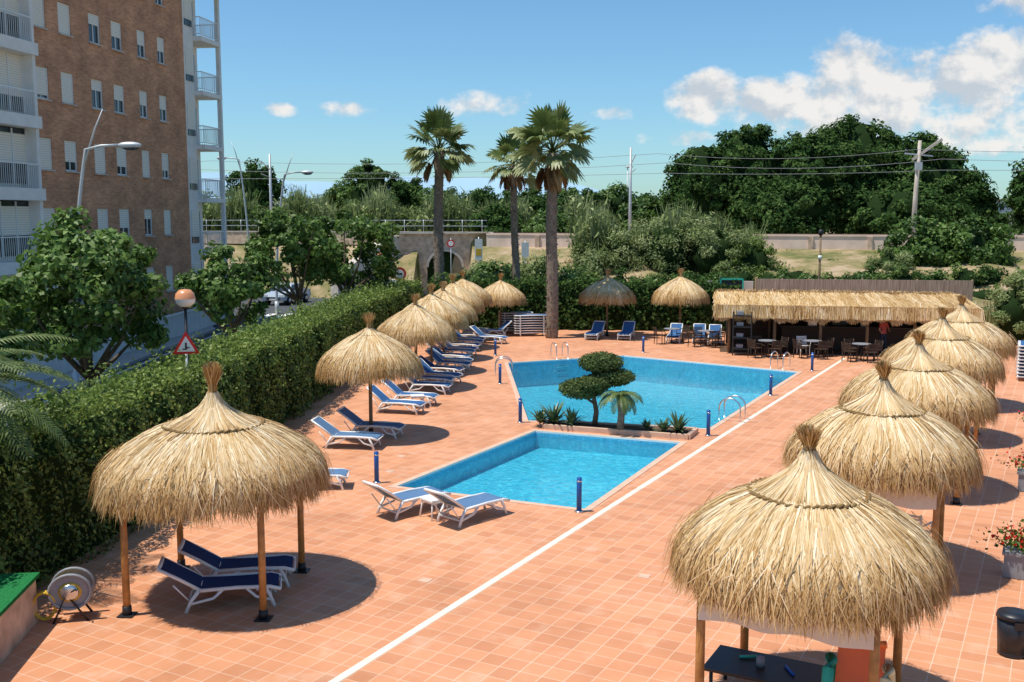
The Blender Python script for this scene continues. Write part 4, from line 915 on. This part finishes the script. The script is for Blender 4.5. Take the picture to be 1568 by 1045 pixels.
# ------------------------------------------------------------------ street furniture
def streetlamp(name,x,y,h,reach,flip=1):
    b=B(); t=np.linspace(0,1,12)
    pts=[(flip*(reach*.35)*(q**2.2),0,h*q) for q in t]+[(flip*reach*.6,0,h+.12),(flip*reach*.9,0,h+.15)]
    b.tube(pts,np.linspace(.09,.045,14),'galv',n=9)
    b.tube([(flip*reach*.30,0,h*.93),(flip*reach*.52,0,h+.7),(flip*reach*.66,0,h+1.35)],[.04,.03,.015],'galv',n=7)
    b.tube([(0,0,0),(0,0,.8)],[.14,.13],'galv',n=10)
    c=flip*reach
    b.blob((c+.15*flip,0,h+.14),(.42,.17,.12),'galv',1,0,n=14); b.blob((c+.18*flip,0,h+.06),(.30,.13,.09),'glass',1,0,n=12)
    return b.obj(name,(x,y,0))
streetlamp('street_lamp',-15.3,35.5,8.5,2.1); streetlamp('street_lamp',-15.2,66,8.9,2.0); streetlamp('street_lamp',-20.4,80,10.6,1.8,-1)
for x,y,h in ((-16.5,125,12.0),(13.6,122,12.0)):
    b=B(); b.tube([(0,0,0),(0,0,h)],[.10,.06],'galv',n=7); b.blob((0.2,0,h+.1),(.5,.2,.12),'galv'); b.obj('street_lamp',(x,y,0))
def globelamp(x,y,z):
    b=B(); b.tube([(0,0,0),(0,0,z-.2)],[.045,.035],'black',n=8); b.tube([(0,0,z-.24),(0,0,z-.16)],[.08,.10],'black',n=10)
    prof=[(.0,.24),(.13,.22),(.22,.13),(.245,.0)]; b.lathe(prof[::-1],'amber',c=(0,0,z),n=20); b.lathe([(.245,0),(.22,-.11),(.12,-.19),(.05,-.2)],'white',c=(0,0,z),n=20)
    return b.obj('globe_lamp',(x,y,0))
globelamp(-8.0,25.0,4.22); globelamp(-7.6,59.5,4.0)
def sign_tri(x,y,z):
    b=B(); b.tube([(0,0.03,0),(0,0.03,z+.25)],.03,'galv',n=7)
    for s_,m,yy in((.37,'red',-.02),(.25,'paint',-.033)):
        V=[(s_*math.sin(a),yy,z+s_*math.cos(a)-.02) for a in (0,2.094,4.189)]; V+=[(v[0],yy+.02,v[2]) for v in V]; b.add(V,[(0,1,2),(5,4,3),(0,3,4,1),(1,4,5,2),(2,5,3,0)],m)
    b.box((0,-.04,z),(.04,.01,.14),'black'); b.box((.03,-.04,z-.05),(.10,.01,.03),'black'); b.box((-.03,-.042,z-.085),(.10,.01,.03),'black')
    return b.obj('warning_sign',(x,y,0),.25)
sign_tri(-7.86,24.5,3.13)
b=B(); b.tube([(0,.03,0),(0,.03,3.05)],.03,'galv',n=7); b.box((0,0,2.85),(.7,.03,.7),'signblue'); 
V=[(.26*math.sin(a),-.02,2.83+.28*math.cos(a)) for a in(0,2.094,4.189)]; b.add(V,[(0,1,2)],'paint'); b.beam((0,-.03,2.95),(-.03,-.03,2.79),.03,.06,'black'); b.beam((-.03,-.03,2.79),(.06,-.03,2.69),.03,.03,'black'); b.beam((-.03,-.03,2.79),(-.10,-.03,2.69),.03,.03,'black'); b.blob((0,-.03,2.99),(.025,.01,.025),'black'); b.obj('crosswalk_sign',(-6.85,54,0),.15)
b=B(); b.tube([(0,.03,0),(0,.03,3.4)],.03,'galv',n=7)
def disc(b,r,y,m,z): b.add([(r*math.cos(t),y,z+r*math.sin(t)) for t in np.linspace(0,2*math.pi,25)[:-1]],[tuple(range(24))],m)
disc(b,.37,-.01,'red',3.1); disc(b,.25,-.022,'paint',3.1); b.box((0,-.03,3.1),(.30,.01,.10),'black'); b.obj('speed_limit_sign',(-6.2,56.5,0),.15)
b=B(); b.tube([(0,.03,0),(0,.03,4.6)],.03,'galv',n=7); disc(b,.3,-.01,'red',4.2); disc(b,.2,-.022,'paint',4.2); b.obj('road_sign',(-4.7,79,0),0)
b=B(); b.tube([(0,.03,0),(0,.03,4.8)],.04,'galv',n=7); b.box((0,0,3.9),(.55,.03,1.5),'paint'); b.box((0,-.02,3.7),(.4,.01,.5),'yellow'); b.obj('information_sign',(-2.4,74,0),.1)
b=B(); b.tube([(0,.03,0),(0,.03,4.6)],.04,'galv',n=7); b.box((0,0,4.0),(.5,.03,1.0),'paint'); b.obj('information_sign',(.9,70,0),.1)
b=B(); b.tube([(0,0,0),(0,0,5.2)],[.09,.06],'post',n=8); b.blob((0,0,5.3),(.16,.16,.2),'black',1,0); b.tube([(0,0,3.7),(0,0,3.95)],[.12,.12],'paint',n=8); b.obj('lamp_post',(18.3,61,0))
def car(loc,rz):
    b=B(); 
    prof=[(-2.05,.35),(-2.1,.62),(-1.95,.88),(-1.15,.98),(-.55,1.42),(.75,1.46),(1.45,1.05),(2.0,.95),(2.08,.55),(2.0,.3)]
    def sec(y,k): return [(x,y,(z if z<1 else 1+(z-1)*k)) for x,z in prof]
    V=sec(-.85,0)+sec(-.88,.0)+sec(-.66,1)+sec(.66,1)+sec(.88,.0)+sec(.85,0); V=[(x,y*(1 if z>.4 else .97),z) for x,y,z in V]; n_=len(prof)
    F=[(i*n_+k,i*n_+k+1,(i+1)*n_+k+1,(i+1)*n_+k) for i in range(5) for k in range(n_-1)]+[tuple(range(n_)),tuple(5*n_+k for k in range(n_))[::-1]]
    b.add(V,F,'carpaint')
    for s_ in(-1,1):
        b.add([(-1.05,s_*.875,1.01),(1.3,s_*.875,1.02),(.72,s_*.70,1.40),(-.52,s_*.70,1.37)],[(0,1,2,3)],'glass')
        for x in(-1.3,1.3): b.tube([(x,s_*.72,.32),(x,s_*.91,.32)],.32,'rubber',n=16); b.tube([(x,s_*.9,.32),(x,s_*.92,.32)],.19,'steel',n=12)
    b.add([(-1.22,-.70,1.0),(-1.22,.70,1.0),(-.62,.6,1.40),(-.62,-.6,1.40)],[(0,1,2,3)],'glass'); b.add([(1.50,.72,1.06),(1.50,-.72,1.06),(.83,-.6,1.43),(.83,.6,1.43)],[(0,1,2,3)],'glass')
    for s_ in(-1,1): b.box((-2.06,s_*.62,.72),(.08,.32,.14),'paint'); b.box((2.05,s_*.68,.75),(.08,.22,.18),'red')
    b.box((-2.11,0,.5),(.04,1.0,.2),'rubber'); b.box((-2.13,0,.45),(.02,.5,.11),'paint')
    return b.obj('parked_car',loc,rz)
car((-16.3,74,0),rad(75)); car((-20.6,70,0),rad(85)); car((-9.2,78,0),rad(70))
# ------------------------------------------------------------------ near-left corner: planter wall, hose reel
b=B(); b.box((-8.6,13.6,.35),(2.9,2.9,.70),'stonewall',rz=.12); b.box((-8.6,13.6,.73),(3.0,3.0,.06),'turf',rz=.12)
b.box((-7.9,13.0,.85),(.2,.2,.16),'grey')
b.obj('raised_planter')
b=B(); 
for s_ in(-.16,.16):
    th=np.linspace(0,2*math.pi,24); b.tube(np.stack([.30*np.cos(th),0*th+s_,.52+.30*np.sin(th)],1),.03,'grey',n=7,cap=False)
    b.add([(.29*math.cos(t),s_,.52+.29*math.sin(t)) for t in th[:-1]],[tuple(range(23))],'grey'); b.tube([(-.25,s_*1.2,0),(-.05,s_*1.2,.5),(.25,s_*1.2,0)],.02,'black',n=6)
b.tube([(0,-.17,.52),(0,.17,.52)],.17,'yellow',n=16); b.blob((0,-.19,.52),(.14,.03,.14),'steel',1,0); b.tube([(0,-.2,.52),(.12,-.24,.6),(.12,-.32,.6)],.014,'black',n=6)
for k in range(5):
    th=np.linspace(0,2*math.pi,24); b.tube(np.stack([.2*np.cos(th),0*th-.12+.05*k,.52+.2*np.sin(th)],1),.022,'yellow',n=6,cap=False)
th=np.linspace(0,5*math.pi,60); b.tube(np.stack([-.38+.16*np.cos(th),.05*np.sin(th*.3)-.12,.30+.24*np.sin(th)],1),.02,'yellow',n=6)
o=b.obj('hose_reel',(-6.85,15.35,0),.25); o.scale=(1,1,.9)
agave('agave',(-8.0,14.1,.76),26,.55,31)
def flowerbox(x,y,s=1):
    b=B(); g=R(int(x*10)); b.box((0,0,.22),(.9,.4,.42),'grey'); b.box((0,0,.43),(.96,.46,.05),'grey'); n=900
    P=np.stack([g.randn(n)*.28,g.randn(n)*.15,.5+np.abs(g.randn(n))*.16],1); b.quads(leafquads(P,g.randn(n,3)+[0,0,.6],.08,g),'leaf',.6+g.randn(n)*.2)
    n=420; P=np.stack([g.randn(n)*.3,g.randn(n)*.17,.62+np.abs(g.randn(n))*.13],1); b.quads(leafquads(P,g.randn(n,3)+[0,0,.8],.06,g,.9),'flower',g.rand(n)); return b.obj('geranium_planter',(x,y,0),-SITE)
flowerbox(9.0,17.1); flowerbox(12.0,22.7); flowerbox(14.9,28)
b=B(); b.tube([(0,0,0),(0,0,.08)],[.2,.2],'bin',n=14); b.tube([(0,0,.06),(0,0,.55)],[.2,.23],'bin',n=14); b.tube([(0,0,.55),(0,0,.62)],[.245,.22],'bin',n=14); b.box((0,-.24,.5),(.2,.03,.1),'black'); b.obj('litter_bin',(7.15,14.0,0))
# toy chair: fat moulded side loops, scooped orange seat and high back
b=B()
for s_,m in((-.40,'cream'),(.40,'teal')):
    t=np.linspace(0,1,16)
    pts=[(.30,s_,0),(.34,s_,.35),(.30,s_,.70),(.18,s_,.98),(0,s_,1.10),(-.16,s_,1.0),(-.22,s_,.78),(-.30,s_,.60),(-.42,s_,.45),(-.45,s_,.2),(-.42,s_,0)]
    b.tube(pts,.085,m,n=12)
    b.tube([(.30,s_,.22),(-.40,s_,.22)],.06,m,n=10)
# scooped seat/back sheet
u=np.linspace(0,1,12); V=[]
for q in u:
    x=.24-.66*q if q>.0 else .24; z=.98*(1-q)**2.2+.40
    for yy in np.linspace(-.33,.33,7): V.append((x,yy,z-.10*(1-(yy/.33)**2)*(1 if q<.5 else .5)))
F=[(i*7+k,i*7+k+1,(i+1)*7+k+1,(i+1)*7+k) for i in range(11) for k in range(6)]
b.add(V,F,'orange',.5,True); b.add([(p[0]+.03,p[1],p[2]-.05) for p in V],[f[::-1] for f in F],'orange',.5,True)
b.tube([(.24,-.34,1.36),(.25,0,1.29),(.24,.34,1.36)],.055,'orange',n=9); b.tube([(-.42,-.34,.40),(-.43,0,.36),(-.42,.34,.40)],.05,'orange',n=9)
o=b.obj('toy_plastic_chair',(4.15,11.7,0),rad(62)); o.scale=(.82,.82,.82)
b=B(); b.box((0,0,.42),(1.5,.8,.04),'black'); 
for sx in(-.65,.65):
    for sy in(-.33,.33): b.tube([(sx,sy,0),(sx,sy,.42)],.025,'black',n=6)
b.tube([(-.1,.0,.44),(-.1,0,.56)],[.06,.05],'grey',n=10); b.tube([(-.4,.1,.46),(-.2,.2,.47)],.02,'teal',n=6); b.tube([(.2,.1,.46),(.35,-.1,.46)],.02,'signblue',n=6); b.obj('low_table',(3.3,12.6,0),-SITE)
for x,y,a in ((6.7,18.0,.6),(9.4,23.4,.4),(12.2,28.8,.4),(15,34,.3)): place('cafe_table',TB,(x,y,0)); place('cafe_chair',CW,(x-.2,y-.8,0),a); place('cafe_chair',CW,(x+.7,y+.3,0),a+1.8)

# ------------------------------------------------------------------ world, sun, camera
sc=bpy.context.scene
sx,sy_,sz=-.75,-.22,2.05
sd=np.array([sx,sy_,sz]); sd/=np.linalg.norm(sd); elev=math.asin(sd[2]); azr=math.atan2(sd[0],sd[1])
w=bpy.data.worlds.new("World"); sc.world=w; w.use_nodes=True; nt=w.node_tree; nt.nodes.clear()
wo=N(nt,'ShaderNodeOutputWorld'); bg=N(nt,'ShaderNodeBackground'); bg.inputs[1].default_value=0.1; nt.links.new(bg.outputs[0],wo.inputs[0])
sky=N(nt,'ShaderNodeTexSky',sky_type='NISHITA'); sky.sun_disc=False; sky.sun_elevation=elev; sky.sun_rotation=azr; sky.air_density=1.0; sky.dust_density=0.5; sky.ozone_density=1.2
tc=N(nt,'ShaderNodeTexCoord'); sp=N(nt,'ShaderNodeSeparateXYZ'); nt.links.new(tc.outputs['Generated'],sp.inputs[0])
def mth(op,a,b_=None,clamp=False):
    m=N(nt,'ShaderNodeMath',operation=op,use_clamp=clamp)
    for i,v in enumerate((a,b_)):
        if v is None: continue
        if isinstance(v,(int,float)): m.inputs[i].default_value=v
        else: nt.links.new(v,m.inputs[i])
    return m.outputs[0]
yy=mth('MAXIMUM',sp.outputs[1],.05)
cb=N(nt,'ShaderNodeCombineXYZ'); nt.links.new(mth('DIVIDE',sp.outputs[0],yy),cb.inputs[0]); nt.links.new(mth('DIVIDE',sp.outputs[2],yy),cb.inputs[1])
def vm(op,a,*vs):
    m=N(nt,'ShaderNodeVectorMath',operation=op); nt.links.new(a,m.inputs[0])
    for i,v in enumerate(vs): m.inputs[i+1].default_value=v
    return m
# cloud masses given as (azimuth slope, elevation slope, half width, half height, density)
C=[(.323,.141,.047,.029,1.1),(.358,.126,.051,.029,1.05),(.192,.113,.042,.023,1.05),(.243,.109,.051,.023,1),(.291,.115,.045,.028,1),(.418,.126,.077,.034,1),(.489,.142,.073,.040,1),(.393,.091,.172,.023,.78),(.495,.104,.077,.032,.85),
   (.485,.202,.040,.018,.9),(-.218,.103,.022,.0064,.72),(-.162,.103,.028,.0083,.76),(-.023,.107,.038,.0153,.68),(.103,.099,.022,.0083,.72),(.163,.075,.038,.009,.64),(.425,.071,.096,.0115,.6)]
acc=None
for (u0,v0,a,c,am) in C:
    m=vm('MULTIPLY_ADD',cb.outputs[0],(1/a,1/c,0),(-u0/a,-v0/c,0)); dt=N(nt,'ShaderNodeVectorMath',operation='DOT_PRODUCT'); nt.links.new(m.outputs[0],dt.inputs[0]); nt.links.new(m.outputs[0],dt.inputs[1])
    v=N(nt,'ShaderNodeMath',operation='MULTIPLY_ADD'); nt.links.new(dt.outputs['Value'],v.inputs[0]); v.inputs[1].default_value=-.62*am; v.inputs[2].default_value=1.35*am; v=v.outputs[0]
    acc=v if acc is None else mth('MAXIMUM',acc,v)
acc=mth('MAXIMUM',acc,-1.0)
def nois(doff,sc_=19,det=7):
    o=vm('MULTIPLY_ADD',cb.outputs[0],(1,1.25,0),(doff*.5,doff,0)); nz=N(nt,'ShaderNodeTexNoise'); nz.inputs['Scale'].default_value=sc_; nz.inputs['Detail'].default_value=det; nz.inputs['Roughness'].default_value=.58; nt.links.new(o.outputs[0],nz.inputs[0]); return nz.outputs[0]
n0=nois(0.0); n1=nois(0.014)
d0=mth('SUBTRACT',mth('ADD',acc,mth('MULTIPLY',mth('SUBTRACT',n0,.5),3.0)),.42)
mr=N(nt,'ShaderNodeMapRange',interpolation_type='SMOOTHSTEP'); mr.inputs[1].default_value=.05; mr.inputs[2].default_value=.75; nt.links.new(d0,mr.inputs[0])
lit=mth('ADD',mth('MULTIPLY',mth('SUBTRACT',n0,n1),4.2),.58,True)
cr=ramp(nt,[(0.15,(5.7,6.2,6.8)),(0.55,(7.6,7.6,7.6)),(0.9,(9.3,8.9,8.5))]); nt.links.new(lit,cr.inputs[0])
tint=N(nt,'ShaderNodeMix',data_type='RGBA',blend_type='MULTIPLY'); tint.inputs[0].default_value=1; tint.inputs[7].default_value=(0.82,1.20,1.42,1); nt.links.new(sky.outputs[0],tint.inputs[6])
mx=N(nt,'ShaderNodeMix',data_type='RGBA'); nt.links.new(mth('MULTIPLY',mr.outputs[0],.92),mx.inputs[0]); nt.links.new(tint.outputs[2],mx.inputs[6]); nt.links.new(cr.outputs[0],mx.inputs[7]); nt.links.new(mx.outputs[2],bg.inputs[0])
sl=bpy.data.lights.new('sun','SUN'); sl.energy=5.0; sl.angle=rad(.53); sl.color=(1,.94,.84); so=bpy.data.objects.new('sun',sl); sc.collection.objects.link(so)
so.rotation_euler=Vector(tuple(sd)).to_track_quat('Z','Y').to_euler(); so.location=(-20,-10,60)
cam=bpy.data.cameras.new('camera'); cam.lens=36; cam.sensor_width=36; cam.clip_end=12000; cam.clip_start=.1; co=bpy.data.objects.new('camera',cam); sc.collection.objects.link(co)
co.location=(0,0,6.2); co.rotation_euler=(math.pi/2-math.atan(189.5/1568),0,0); sc.camera=co
sc.view_settings.view_transform='Standard'; sc.view_settings.look='None'; sc.view_settings.exposure=0; sc.view_settings.gamma=1
